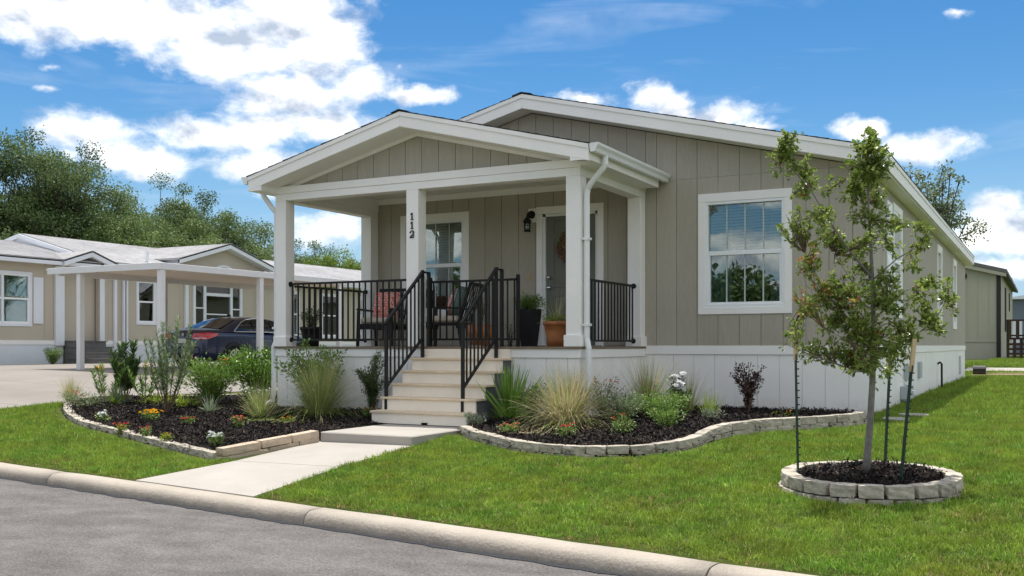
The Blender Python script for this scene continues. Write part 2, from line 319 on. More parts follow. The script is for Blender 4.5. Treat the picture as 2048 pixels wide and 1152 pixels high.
# ------------------------------------------------------------------ building helpers
def worldloc(o):
    v = Vector((0, 0, 0))
    while o is not None: v += o.location; o = o.parent
    return v
def props(o, label=None, cat=None, group=None, kind=None):
    if label: o['label'] = label
    if cat: o['category'] = cat
    if group: o['group'] = group
    if kind: o['kind'] = kind
    return o
def thing(name, loc, label, cat, group=None, rz=0.0):
    o = bpy.data.objects.new(name, None); COL.objects.link(o); o.location = loc; o.rotation_euler = (0, 0, rz)
    o.empty_display_size = .2
    return props(o, label, cat, group)
def link(o, parent=None):
    COL.objects.link(o)
    if parent is not None: o.parent = parent
    return o
class MB:
    def __init__(s, tf=None): s.v = []; s.f = []; s.tf = tf; s.mi = []; s.cm = 0
    def add(s, vs, fs):
        b = len(s.v)
        s.v += [s.tf(*p) if s.tf else tuple(p) for p in vs]
        s.f += [tuple(b + i for i in f) for f in fs]; s.mi += [s.cm] * len(fs)
        return s
    def box(s, x0, x1, y0, y1, z0, z1):
        return s.add([(x0, y0, z0), (x1, y0, z0), (x1, y1, z0), (x0, y1, z0), (x0, y0, z1), (x1, y0, z1), (x1, y1, z1), (x0, y1, z1)],
                     [(0, 3, 2, 1), (4, 5, 6, 7), (0, 1, 5, 4), (1, 2, 6, 5), (2, 3, 7, 6), (3, 0, 4, 7)])
    def prism(s, poly, a0, a1, axis=1):   # poly in the two other axes, extruded along axis
        def P(p, a):
            return (a, p[0], p[1]) if axis == 0 else ((p[0], a, p[1]) if axis == 1 else (p[0], p[1], a))
        n = len(poly)
        return s.add([P(p, a0) for p in poly] + [P(p, a1) for p in poly],
                     [tuple(range(n)), tuple(range(2 * n - 1, n - 1, -1))] + [(i, (i + 1) % n, n + (i + 1) % n, n + i) for i in range(n)])
    def bar(s, p, q, w, h=None, up=(0, 0, 1)):
        h = h or w; p = Vector(p); q = Vector(q); d = (q - p).normalized(); up = Vector(up)
        if abs(d.dot(up)) > .99: up = Vector((0, 1, 0))
        sx = d.cross(up).normalized() * (w / 2); sz = sx.cross(d).normalized() * (h / 2)
        c = [(-1, -1), (1, -1), (1, 1), (-1, 1)]
        return s.add([tuple(p + sx * a + sz * b) for a, b in c] + [tuple(q + sx * a + sz * b) for a, b in c],
                     [(0, 1, 2, 3), (7, 6, 5, 4), (0, 4, 5, 1), (1, 5, 6, 2), (2, 6, 7, 3), (3, 7, 4, 0)])
    def tube(s, pts, rad, n=8, cap=True):
        pts = [Vector(p) for p in pts]
        if not isinstance(rad, (list, tuple)): rad = [rad] * len(pts)
        vs = []; ref = None
        for i, p in enumerate(pts):
            d = (pts[min(i + 1, len(pts) - 1)] - pts[max(i - 1, 0)]).normalized()
            if ref is None: ref = Vector((0, 0, 1)) if abs(d.z) < .9 else Vector((1, 0, 0))
            a = d.cross(ref).normalized(); b = a.cross(d).normalized(); ref = b
            for k in range(n):
                t = 2 * math.pi * k / n; vs.append(tuple(p + (a * math.cos(t) + b * math.sin(t)) * rad[i]))
        fs = [(i * n + k, i * n + (k + 1) % n, (i + 1) * n + (k + 1) % n, (i + 1) * n + k) for i in range(len(pts) - 1) for k in range(n)]
        if cap: fs += [tuple(range(n))[::-1], tuple(range((len(pts) - 1) * n, len(pts) * n))]
        return s.add(vs, fs)
    def lathe(s, c, prof, n=20, sq=False):   # prof [(r,z)]
        vs = []; 
        for r, z in prof:
            for k in range(n):
                t = 2 * math.pi * (k + (.5 if sq else 0)) / n; vs.append((c[0] + r * math.cos(t), c[1] + r * math.sin(t), c[2] + z))
        m = len(prof)
        fs = [(i * n + k, i * n + (k + 1) % n, (i + 1) * n + (k + 1) % n, (i + 1) * n + k) for i in range(m - 1) for k in range(n)]
        fs += [tuple(range(n))[::-1], tuple(range((m - 1) * n, m * n))]
        return s.add(vs, fs)
    def build(s, name, m, parent=None, label=None, kind=None, bevel=0, smooth=False, subsurf=0, group=None, cat=None):
        me = bpy.data.meshes.new(name)
        off = worldloc(parent) if parent is not None else Vector((0, 0, 0))
        if parent is None and s.v:   # origin at the base of the thing
            a = np.array(s.v); off = Vector(((a[:, 0].min() + a[:, 0].max()) / 2, (a[:, 1].min() + a[:, 1].max()) / 2, a[:, 2].min()))
        me.from_pydata([(x - off.x, y - off.y, z - off.z) for x, y, z in s.v], [], s.f)
        ms = m if isinstance(m, (list, tuple)) else [m]
        for q in ms: me.materials.append(MT[q] if isinstance(q, str) else q)
        if len(ms) > 1: me.polygons.foreach_set('material_index', s.mi)
        if len(s.f) < 6000:
            bm = bmesh.new(); bm.from_mesh(me); bmesh.ops.recalc_face_normals(bm, faces=bm.faces); bm.to_mesh(me); bm.free()
        if smooth: me.polygons.foreach_set('use_smooth', [True] * len(me.polygons))
        o = bpy.data.objects.new(name, me); link(o, parent)
        if parent is None: o.location = off
        if bevel:
            b = o.modifiers.new('b', 'BEVEL'); b.width = bevel; b.segments = 1; b.limit_method = 'ANGLE'
        if subsurf:
            b = o.modifiers.new('s', 'SUBSURF'); b.levels = b.render_levels = subsurf
        return props(o, label, cat, group, kind)

def cells(u0, u1, z0, z1, holes):
    us = sorted({u0, u1} | {a for h in holes for a in h[:2] if u0 < a < u1})
    out = []
    for a, b in zip(us, us[1:]):
        segs = [(z0, z1)]
        for h in holes:
            if h[0] < (a + b) / 2 < h[1]:
                ns = []
                for (p, q) in segs:
                    if h[3] <= p or h[2] >= q: ns.append((p, q)); continue
                    if h[2] > p: ns.append((p, h[2]))
                    if h[3] < q: ns.append((h[3], q))
                segs = ns
        out += [(a, b, p, q) for p, q in segs if q - p > .003]
    return out

# quads mesh from numpy
def qmesh(name, V, F, m, parent=None, var=None, label=None, kind='stuff', smooth=False, cat=None, group=None):
    me = bpy.data.meshes.new(name); V = np.asarray(V, dtype=np.float32)
    if parent is not None:
        o_ = worldloc(parent); V = V - np.array([o_.x, o_.y, o_.z], dtype=np.float32)
    F = np.asarray(F, dtype=np.int32); k = F.shape[1]
    me.vertices.add(len(V)); me.vertices.foreach_set('co', V.ravel())
    me.loops.add(F.size); me.loops.foreach_set('vertex_index', F.ravel())
    me.polygons.add(len(F)); me.polygons.foreach_set('loop_start', np.arange(0, F.size, k, dtype=np.int32))
    try: me.polygons.foreach_set('loop_total', np.full(len(F), k, dtype=np.int32))
    except Exception: pass
    if var is not None:
        a = me.attributes.new('v', 'FLOAT', 'FACE'); a.data.foreach_set('value', np.asarray(var, dtype=np.float32))
    me.update(calc_edges=True); me.validate()
    me.materials.append(MT[m] if isinstance(m, str) else m)
    if smooth: me.polygons.foreach_set('use_smooth', [True] * len(F))
    o = bpy.data.objects.new(name, me); link(o, parent)
    return props(o, label, cat, group, kind)

def unit(a): return a / np.maximum(np.linalg.norm(a, axis=1, keepdims=True), 1e-9)
def leaf_arr(P, D, L, W, rng, fold=.25):
    n = len(P); L = np.broadcast_to(L, (n,))[:, None]; W = np.broadcast_to(W, (n,))[:, None]
    D = unit(D); S = unit(np.cross(D, unit(rng.normal(size=(n, 3)) * .7 + np.array([0, 0, 1.])))); Nn = np.cross(S, D)
    a = P; c = P + D * L - Nn * L * .12
    b = P + D * L * .5 + S * W * .5 + Nn * W * fold; d = P + D * L * .5 - S * W * .5 + Nn * W * fold
    V = np.stack([a, b, c, d], 1).reshape(-1, 3); F = np.arange(4 * n).reshape(-1, 4)
    return V, F
def merge(lst):
    Vs = []; Fs = []; Rs = []; o = 0
    for V, F, r in lst:
        Vs.append(V); Fs.append(F + o); Rs.append(r); o += len(V)
    return np.concatenate(Vs), np.concatenate(Fs), np.concatenate(Rs)
def blades(base, D0, L, W, droop, rng, seg=4):
    """curved tapering blades. base (n,3) D0 (n,3) L (n) W (n) droop (n)"""
    n = len(base); D = unit(D0); p = base.copy(); S = unit(np.cross(D, np.array([[0, 0, 1.]]) + rng.normal(size=(n, 3)) * .15))
    rows = []
    for i in range(seg + 1):
        t = i / seg; w = (W * (1 - t ** 1.6) * .5 + W * .03)[:, None]
        rows.append(np.stack([p - S * w, p + S * w], 1))
        D = unit(D + np.array([[0, 0, -1.]]) * (droop[:, None] * (t + .15) / seg * 2.2) + rng.normal(size=(n, 3)) * .03)
        p = p + D * (L / seg)[:, None]
    V = np.stack(rows, 1)  # n, seg+1, 2, 3
    F = []
    idx = np.arange(n)[:, None] * (2 * (seg + 1))
    for i in range(seg):
        F.append(np.concatenate([idx + 2 * i, idx + 2 * i + 1, idx + 2 * i + 3, idx + 2 * i + 2], 1))
    F = np.stack(F, 1).reshape(-1, 4)
    return V.reshape(-1, 3), F, n * seg

# ------------------------------------------------------------------ ground, road, kerb, walk
def build_ground():
    xs = sorted(set(list(np.arange(-34, 12.01, 1.0)) + [-400, -250, -150, -100, -75, -60, -50, -42, 16, 22, 30, 40, 60, 90, 150, 250, 400]))
    ks = sorted(set(list(np.arange(0, 8.01, .5)) + list(np.arange(9, 46, 1.5)) + [50, 60, 75, 100, 150, 250, 450]))
    V = []; F = []
    def grid(rows, cols, fn):
        b = len(V); 
        for r in rows:
            for c in cols: V.append(fn(c, r))
        n = len(cols)
        for i in range(len(rows) - 1):
            for j in range(n - 1): F.append((b + i * n + j, b + i * n + j + 1, b + (i + 1) * n + j + 1, b + (i + 1) * n + j))
    grid([-.02] + ks, xs, lambda X, k: (X, kerbY(X) + k, ter(X, kerbY(X) + k) - (.25 if k < -.01 else .0)))
    m = MB(); m.v = V; m.f = F; m.mi = [0] * len(F)
    g = m.build('lawn', 'ground', smooth=True); props(g, kind='structure')
    V = []; F = []; grid([-450, -150, -60, -30, -14, -8.6], xs, lambda X, k: (X, kerbY(X) + k, -.3))
    grid([-8.6, -8.35], xs, lambda X, k: (X, kerbY(X) + k, -.3 if k < -8.5 else -.41))
    m = MB(); m.v = V; m.f = F; m.mi = [0] * len(F)
    props(m.build('verge', 'ground'), kind='structure')
    m = MB(); n = [-400, -100, -40, -20, -10, 0, 10, 20, 60, 400]
    for a, b in zip(n, n[1:]):
        m.add([(a, kerbY(a) - 8.4, -.41), (b, kerbY(b) - 8.4, -.41), (b, kerbY(b) - .1, -.405), (a, kerbY(a) - .1, -.405)], [(0, 1, 2, 3)])
    road = props(m.build('road', 'asphalt'), kind='structure')
    # dark gutter line along the kerb, uneven
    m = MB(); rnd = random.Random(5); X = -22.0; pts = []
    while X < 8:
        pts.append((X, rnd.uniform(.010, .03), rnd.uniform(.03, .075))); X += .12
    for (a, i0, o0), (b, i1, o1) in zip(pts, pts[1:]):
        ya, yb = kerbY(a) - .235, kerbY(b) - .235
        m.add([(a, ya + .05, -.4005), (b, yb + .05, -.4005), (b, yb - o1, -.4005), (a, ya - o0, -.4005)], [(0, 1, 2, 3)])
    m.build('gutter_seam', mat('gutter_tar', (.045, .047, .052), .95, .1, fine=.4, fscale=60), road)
    # kerb segments
    prof = [(-.0, -.60), (-.0, -.302), (-.02, -.294), (-.06, -.292), (-.12, -.294), (-.155, -.298), (-.18, -.308), (-.203, -.328), (-.217, -.355), (-.228, -.41), (-.235, -.60)]
    kerb = bpy.data.objects.new('kerb', None); COL.objects.link(kerb); kerb.location = (-7, kerbY(-7), -.41); props(kerb, kind='structure')
    js = [-28, -23.4, -19.4, -15.6, -12.3, -8.9, -5.12, -1.72, 2.0, 5.8, 9.6, 13]
    ky = -.1505; L_ = math.hypot(1, ky); nx, ny = -ky / L_, 1 / L_
    for a, b in zip(js, js[1:]):
        m = MB(); n = 10; gap = .006; P = []
        for i in range(n + 1):
            X = a + gap + (b - a - 2 * gap) * i / n
            sh = .006 if i in (0, n) else 0
            for (dy, z) in prof:
                jit = rnd.uniform(-.002, .002)
                yy = dy + (sh if dy < -.01 else 0); P.append((X + nx * yy, kerbY(X) + ny * yy + jit, z + jit - sh))
        q = len(prof)
        fs = [(i * q + k, i * q + k + 1, (i + 1) * q + k + 1, (i + 1) * q + k) for i in range(n) for k in range(q - 1)] + [tuple(range(q)), tuple(range(n * q, n * q + q))]
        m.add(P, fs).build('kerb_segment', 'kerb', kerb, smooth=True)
    for o in kerb.children:
        for p_ in list(o.data.polygons)[-2:]: p_.use_smooth = False
    # walk
    walk = bpy.data.objects.new('walkway', None); COL.objects.link(walk); walk.location = (-6.8, 8, -.2); props(walk, kind='structure')
    def slab(x0, x1, y0f, y1f, zoff, name, parent, m_='concrete', n=6, th=.12, bev=0):
        m = MB(); vs = []; fs = []
        for j in range(n + 1):
            for i in range(2):
                X = (x0 if i == 0 else x1)
                if callable(X): X = X(j / n)
                Y0 = y0f(X) if callable(y0f) else y0f; Y1 = y1f(X) if callable(y1f) else y1f
                Y = Y0 + (Y1 - Y0) * j / n; vs.append((X, Y, ter(X, Y) + zoff))
        k = len(vs); vs += [(x, y, z - th) for x, y, z in vs]
        for j in range(n): fs += [(2 * j, 2 * j + 1, 2 * j + 3, 2 * j + 2), (2 * j, 2 * j + 2, k + 2 * j + 2, k + 2 * j), (2 * j + 1, k + 2 * j + 1, k + 2 * j + 3, 2 * j + 3)]
        fs += [(0, k, k + 1, 1), (2 * n, 2 * n + 1, k + 2 * n + 1, k + 2 * n)]
        m.add(vs, fs); return m.build(name, m_, parent)
    slab(lambda t: -7.70 + .20 * t, lambda t: -5.98 - .15 * t, lambda X: kerbY(X) + .0, 7.93, .012, 'slab', walk)
    slab(lambda t: -7.50 + .02 * t, lambda t: -6.13 - .02 * t, 7.94, 9.27, .012, 'slab', walk)
    MB().box(-7.44, -6.17, 9.25, 10.95, -.25, 0.0).build('landing', 'concrete', walk, bevel=.012)
    # driveway: slabs from the street to the carport and the apron before the neighbour
    dr = bpy.data.objects.new('driveway', None); COL.objects.link(dr); dr.location = (-19, 14, .2); props(dr, kind='structure')
    def dslab(poly):
        m = MB(); vs = []; (x0, y0), (x1, y1), (x2, y2), (x3, y3) = poly; n = 5
        for j in range(n + 1):
            for i in range(n + 1):
                s, t = i / n, j / n
                X = (x0 * (1 - s) + x1 * s) * (1 - t) + (x3 * (1 - s) + x2 * s) * t; Y = (y0 * (1 - s) + y1 * s) * (1 - t) + (y3 * (1 - s) + y2 * s) * t
                vs.append((X, Y, ter(X, Y) + .015))
        fs = [(j * (n + 1) + i, j * (n + 1) + i + 1, (j + 1) * (n + 1) + i + 1, (j + 1) * (n + 1) + i) for j in range(n) for i in range(n)]
        k = len(vs); ring = [i for i in range(n + 1)] + [(j + 1) * (n + 1) - 1 for j in range(1, n + 1)] + [n * (n + 1) + i for i in range(n - 1, -1, -1)] + [j * (n + 1) for j in range(n - 1, 0, -1)]
        vs += [(vs[r][0], vs[r][1], vs[r][2] - .1) for r in ring]
        fs += [(ring[i], ring[(i + 1) % len(ring)], k + (i + 1) % len(ring), k + i) for i in range(len(ring))]
        m.add(vs, fs).build('slab', 'drive', dr)
    g = .012
    L0 = [(-23.4, -19.2), (-19.2 + g, -15.0)]
    for a, b in L0:
        for y0, y1 in ((8.6, 10.8), (10.8 + g, 13.3), (13.3 + g, 16.6), (16.6 + g, 20.6), (20.6 + g, 24.8), (24.8 + g, 29)):
            r = b + (.0 if b < -16 else (.25 if y0 < 10 else .9 if y0 < 13 else 2.0 if y0 < 16 else 3.9))
            r0 = b + (.0 if b < -16 else (0 if y0 < 10 else .25 if y0 < 11 else .9 if y0 < 14 else 2.4 if y0 < 17 else 3.9))
            dslab([(a, y0), (r0, y0), (r, y1), (a, y1)])
    for y0, y1 in ((14.2, 18.2), (18.2 + g, 22.4), (22.4 + g, 27)): dslab([(-28.2, y0), (-23.4 - g, y0), (-23.4 - g, y1), (-28.2, y1)])
    # far walk at the right, stepping stones
    fw = bpy.data.objects.new('far_walk', None); COL.objects.link(fw); fw.location = (0, 37, .1); props(fw, kind='structure')
    m = MB(); vs = []
    for i in range(9):
        X = -2.4 + i * 1.6; vs += [(X, 36.2, ter(X, 36.2) + .03), (X, 38.0, ter(X, 38) + .03)]
    m.add(vs, [(2 * i, 2 * i + 2, 2 * i + 3, 2 * i + 1) for i in range(8)]).build('slab', 'concrete', fw)
build_ground()

# ------------------------------------------------------------------ beds of mulch
LB_EDGE = [(-14.35, 11.35), (-14.05, 10.95), (-13.55, 10.55), (-12.85, 10.08), (-12.18, 9.72), (-11.5, 9.44), (-10.89, 9.22), (-10.2, 8.92), (-9.5, 8.62), (-8.64, 8.27), (-7.86, 7.96)]
LB_WALL = [(-7.78, 7.98), (-7.49, 9.24)]
LB_POLY = LB_EDGE + [(-7.52, 9.27), (-7.47, 9.3), (-7.47, 10.6), (-7.68, 10.65), (-7.7, 11.9), (-10.3, 11.9), (-10.4, 14.3), (-11.9, 14.3), (-12.8, 13.3), (-13.7, 12.35), (-14.3, 11.8)]
RB_EDGE = [(-6.14, 10.22), (-5.85, 9.92), (-5.55, 9.70), (-5.2, 9.46), (-4.82, 9.26), (-4.5, 9.15), (-4.2, 9.11), (-3.88, 9.15), (-3.6, 9.25), (-3.38, 9.42), (-3.22, 9.66), (-3.14, 9.97),
           (-3.11, 10.35), (-3.05, 10.75), (-2.94, 11.15), (-2.78, 11.5), (-2.5, 11.84), (-2.2, 12.12), (-2.0, 12.5), (-1.93, 12.85)]
RB_POLY = RB_EDGE + [(-2.0, 13.3), (-2.1, 14.15), (-5.2, 14.15), (-5.2, 11.85), (-6.2, 11.85), (-6.2, 10.4)]
RING_C = (-1.245, 8.40); RING_R = .655
def inpoly(px, py, poly):
    c = np.zeros(len(px), bool); n = len(poly)
    for i in range(n):
        x0, y0 = poly[i]; x1, y1 = poly[(i + 1) % n]
        cond = ((y0 > py) != (y1 > py)) & (px < (x1 - x0) * (py - y0) / ((y1 - y0) if abs(y1 - y0) > 1e-9 else 1e-9) + x0)
        c ^= cond
    return c
def distpoly(px, py, poly, closed=True):
    d = np.full(len(px), 1e9); n = len(poly)
    for i in range(n if closed else n - 1):
        x0, y0 = poly[i]; x1, y1 = poly[(i + 1) % n]; dx, dy = x1 - x0, y1 - y0
        t = np.clip(((px - x0) * dx + (py - y0) * dy) / (dx * dx + dy * dy + 1e-9), 0, 1)
        d = np.minimum(d, np.hypot(px - x0 - t * dx, py - y0 - t * dy))
    return d
RINGP = [(RING_C[0] + RING_R * math.cos(t), RING_C[1] + RING_R * math.sin(t)) for t in np.linspace(0, 2 * math.pi, 40, endpoint=False)]
terv = np.vectorize(ter)
def mulch_h(d, lift): return lift * np.clip(d / .18, 0, 1) + .01
BEDS = [('mulch_bed', LB_POLY, .045), ('mulch_bed', RB_POLY, .055), ('mulch_bed', RINGP, .085)]
def chip_sources():
    col = bpy.data.collections.new('mulch_chips'); rng = np.random.default_rng(3)
    for k in range(8):
        n = 11; P = rng.uniform(-.055, .055, (n, 3)) * np.array([1, 1, .25]); D = rng.normal(size=(n, 3)) * np.array([1, 1, .45])
        V, F = leaf_arr(P, D, rng.uniform(.018, .055, n), rng.uniform(.007, .017, n), rng, .5)
        o = qmesh('chip', V, F, 'chip', var=rng.random(n) ** 5); COL.objects.unlink(o); col.objects.link(o)
    return col
def gn_scatter(name, pts, rot, scl, idx, col, kind='stuff', label=None, cat=None, parent=None, mats=()):
    me = bpy.data.meshes.new(name); me.vertices.add(len(pts)); me.vertices.foreach_set('co', np.asarray(pts, np.float32).ravel())
    for nm, ty, arr, key in (('rot', 'FLOAT_VECTOR', rot, 'vector'), ('scl', 'FLOAT', scl, 'value'), ('idx', 'INT', idx, 'value')):
        a = me.attributes.new(nm, ty, 'POINT'); a.data.foreach_set(key, np.asarray(arr, np.int32 if ty == 'INT' else np.float32).ravel())
    for q in mats: me.materials.append(MT[q])
    o = bpy.data.objects.new(name, me); link(o, parent); props(o, label, cat, None, kind)
    g = bpy.data.node_groups.new(name, 'GeometryNodeTree')
    g.interface.new_socket('Geometry', in_out='INPUT', socket_type='NodeSocketGeometry'); g.interface.new_socket('Geometry', in_out='OUTPUT', socket_type='NodeSocketGeometry')
    N = g.nodes; L = g.links; gi = N.new('NodeGroupInput'); go = N.new('NodeGroupOutput'); ip = N.new('GeometryNodeInstanceOnPoints')
    ci = N.new('GeometryNodeCollectionInfo'); ci.inputs['Collection'].default_value = col; ci.inputs['Separate Children'].default_value = True; ci.inputs['Reset Children'].default_value = True
    def at(nm, ty):
        a = N.new('GeometryNodeInputNamedAttribute'); a.data_type = ty; a.inputs['Name'].default_value = nm; return a.outputs[0]
    L.new(gi.outputs[0], ip.inputs['Points']); L.new(ci.outputs[0], ip.inputs['Instance']); ip.inputs['Pick Instance'].default_value = True
    L.new(at('idx', 'INT'), ip.inputs['Instance Index']); L.new(at('scl', 'FLOAT'), ip.inputs['Scale'])
    e2r = N.new('FunctionNodeEulerToRotation'); L.new(at('rot', 'FLOAT_VECTOR'), e2r.inputs[0]); L.new(e2r.outputs[0], ip.inputs['Rotation'])
    L.new(ip.outputs[0], go.inputs[0])
    md = o.modifiers.new('scatter', 'NODES'); md.node_group = g
    return o
chips = chip_sources()
def build_beds():
    rng = np.random.default_rng(11)
    for bi, (nm, poly, lift) in enumerate(BEDS):
        P = np.array(poly); lo = P.min(0); hi = P.max(0); st = .07
        nx, ny = int((hi[0] - lo[0]) / st) + 2, int((hi[1] - lo[1]) / st) + 2
        gx, gy = np.meshgrid(lo[0] + np.arange(nx) * st, lo[1] + np.arange(ny) * st); X = gx.ravel(); Y = gy.ravel()
        ins = inpoly(X, Y, poly); d = distpoly(X, Y, poly)
        z = terv(X, Y) + np.where(ins, mulch_h(d, lift), -.05) + rng.normal(size=len(X)) * .007 * ins
        keep = ins | (d < st * 1.2)
        F = []
        kk = keep.reshape(ny, nx); ii = np.arange(nx * ny).reshape(ny, nx)
        q = kk[:-1, :-1] & kk[1:, :-1] & kk[:-1, 1:] & kk[1:, 1:]
        F = np.stack([ii[:-1, :-1][q], ii[:-1, 1:][q], ii[1:, 1:][q], ii[1:, :-1][q]], 1)
        used = np.unique(F); mp = np.zeros(nx * ny, int); mp[used] = np.arange(len(used))
        o = qmesh(nm, np.stack([X, Y, z], 1)[used], mp[F], 'mulch', kind='structure', smooth=True)
        n = int((hi[0] - lo[0]) * (hi[1] - lo[1]) * 420); px = rng.uniform(lo[0], hi[0], n); py = rng.uniform(lo[1], hi[1], n)
        k = inpoly(px, py, poly); k &= distpoly(px, py, poly) > .045
        if bi < 2: k &= rng.random(n) < np.where(py < 12.5, 1, .4)
        px, py = px[k], py[k]; dd = distpoly(px, py, poly)
        pz = terv(px, py) + mulch_h(dd, lift) + .006; m = len(px)
        gn_scatter('mulch_chips', np.stack([px, py, pz], 1), np.stack([rng.normal(size=m) * .12, rng.normal(size=m) * .12, rng.uniform(0, 6.28, m)], 1),
                   rng.uniform(.8, 1.5, m), rng.integers(0, 8, m), chips, label=('black bark mulch chips covering the left flower bed', 'black bark mulch chips covering the right flower bed by the porch', 'black bark mulch chips inside the round stone ring')[bi], cat='mulch')
build_beds()

# ------------------------------------------------------------------ edging stones
def stone_variants(n, mname, seed, rough=.03):
    out = []; rnd = random.Random(seed)
    for k in range(n):
        bm = bmesh.new(); bmesh.ops.create_cube(bm, size=1.0); bmesh.ops.subdivide_edges(bm, edges=bm.edges[:], cuts=2, use_grid_fill=True)
        for v in bm.verts:
            ex = sum(abs(c) > .49 for c in v.co)
            if ex >= 2:
                for i in range(3): v.co[i] *= (.965 if ex == 2 else .93) if i != 2 else .95
            v.co += Vector((rnd.uniform(-1, 1) * rough * .5, rnd.uniform(-1, 1) * rough * 1.6, rnd.uniform(-1, 1) * rough * .9))
        me = bpy.data.meshes.new('stone'); bm.to_mesh(me); bm.free(); me.materials.append(MT[mname]); out.append(me)
    return out
SV = stone_variants(12, 'stoneA', 1); SVB = stone_variants(8, 'stoneB', 2, .018)
def course(path, parent, L, H, D, z_of, vs, rnd, jit=.12, closed=False, start=0.0, zj=.004):
    pts = [Vector((p[0], p[1], 0)) for p in path]
    if closed: pts.append(pts[0])
    seg = [(pts[i + 1] - pts[i]).length for i in range(len(pts) - 1)]; tot = sum(seg)
    def at(s):
        s = max(0, min(tot, s))
        for i, l in enumerate(seg):
            if s <= l or i == len(seg) - 1: return pts[i].lerp(pts[i + 1], s / l if l else 0)
            s -= l
    n = max(1, round(tot / L)); base = tot / n; cuts = [0]
    for i in range(1, n): cuts.append(i * base + rnd.uniform(-jit, jit) * base + start * base)
    cuts.append(tot)
    off = worldloc(parent)
    for a, b in zip(cuts, cuts[1:]):
        p, q = at(a + .003), at(b - .003); c = (p + q) / 2; d = q - p; fl = rnd.random() < .5; sl = math.atan2(z_of(q.x, q.y) - z_of(p.x, p.y), d.length) * (-1 if fl else 1)
        o = bpy.data.objects.new('stone', rnd.choice(vs)); link(o, parent)
        z = z_of(c.x, c.y)
        o.location = (c.x - off.x, c.y - off.y, z + H / 2 + rnd.uniform(-zj, zj) - off.z)
        o.rotation_euler = (rnd.uniform(-.02, .02), -sl + rnd.uniform(-.01, .01), math.atan2(d.y, d.x) + rnd.uniform(-.02, .02) + (math.pi if fl else 0))
        o.scale = (d.length * 1.0, D * rnd.uniform(.94, 1.06), H)
def offs(path, d):
    P = [Vector(p) for p in path]; out = []
    for i, p in enumerate(P):
        t = (P[min(i + 1, len(P) - 1)] - P[max(i - 1, 0)]).normalized(); out.append((p.x - t.y * d, p.y + t.x * d))
    return out
def build_edging():
    rnd = random.Random(8)
    e = thing('stone_edging', (-11, 9.2, ter(-11, 9.2)), 'curved row of pale stones in front of the left flower bed', 'edging')
    course(offs(LB_EDGE, .07), e, .30, .10, .13, lambda x, y: ter(x, y) - .03, SV, rnd)
    e = thing('stone_edging', (-13, 12.9, ter(-13, 12.9)), 'thin row of stones behind the left flower bed along the driveway', 'edging')
    course([(-14.35, 11.5), (-14.2, 11.95), (-13.65, 12.45), (-12.75, 13.4), (-11.9, 14.35)], e, .3, .10, .12, lambda x, y: ter(x, y) - .02, SV, rnd)
    e = thing('low_stone_wall', (-7.6, 8.6, -.2), 'straight two-course tan block wall beside the concrete walkway', 'wall')
    course(LB_WALL, e, .42, .085, .14, lambda x, y: -.065 - .09 * (9.24 - y), SVB, rnd, .2)
    course(LB_WALL, e, .40, .085, .14, lambda x, y: -.152 - .09 * (9.24 - y), SVB, rnd, .2, start=.3)
    e = thing('stone_edging', (-3.6, 9.6, ter(-3.6, 9.6)), 'wavy two-course pale stone border of the right flower bed', 'edging')
    ed = offs(RB_EDGE, .06)
    course(ed, e, .24, .085, .12, lambda x, y: ter(x, y) + .012 + .05 * sm((y - 9.9) / 1.0) * (1 if x > -4 else 0), SV, rnd)
    course(ed, e, .22, .08, .12, lambda x, y: ter(x, y) - .068 + .05 * sm((y - 9.9) / 1.0) * (1 if x > -4 else 0), SV, rnd, start=.3)
    e = thing('stone_ring', (RING_C[0], RING_C[1], ter(*RING_C)), 'round two-course ring of grey-tan blocks around the young tree', 'edging')
    rp = [(RING_C[0] + (RING_R - .03) * math.cos(t), RING_C[1] + (RING_R - .03) * math.sin(t)) for t in np.linspace(0, 2 * math.pi, 72, endpoint=False)]
    rp2 = [(RING_C[0] + (RING_R - .015) * math.cos(t), RING_C[1] + (RING_R - .015) * math.sin(t)) for t in np.linspace(0.05, 2 * math.pi + .05, 72, endpoint=False)]
    zr = lambda x, y: ter(RING_C[0], RING_C[1]) + .55 * (ter(x, y) - ter(*RING_C))
    course(rp, e, .195, .095, .125, lambda x, y: zr(x, y) + .018, SV, rnd, .06, True)
    course(rp2, e, .19, .085, .13, lambda x, y: zr(x, y) - .072, SV, rnd, .06, True)
build_edging()

# ------------------------------------------------------------------ the main house
YF = 14.1; XR = -2.095; XL = -10.42; YB = 31.9; DZ = .985   # front wall, right wall, left wall, back wall, deck height
PFY = 11.72                                                  # front face of the porch
MRX, MRZ, MSL = -7.14, 4.877, .2487                          # main ridge
PRX, PRZ, PSL = -7.78, 4.19, .25                             # porch ridge
mz = lambda X: MRZ - MSL * abs(X - MRX)
pz_ = lambda X: PRZ - PSL * abs(X - PRX)
FR = lambda u, d, z: (u, YF - d, z)         # front wall frame: u to the right, d outwards
SD = lambda u, d, z: (XR + d, u, z)         # side wall frame
WINS_F = [(-4.444, -3.105, 1.447, 3.18), (-9.62, -8.281, 1.447, 3.18)]
DOOR = (-7.055, -5.92, DZ, 3.165)
WINS_S = [(16.36, 17.45, 1.437, 3.2), (23.45, 24.55, 1.45, 3.2), (27.62, 28.68, 1.42, 3.2)]

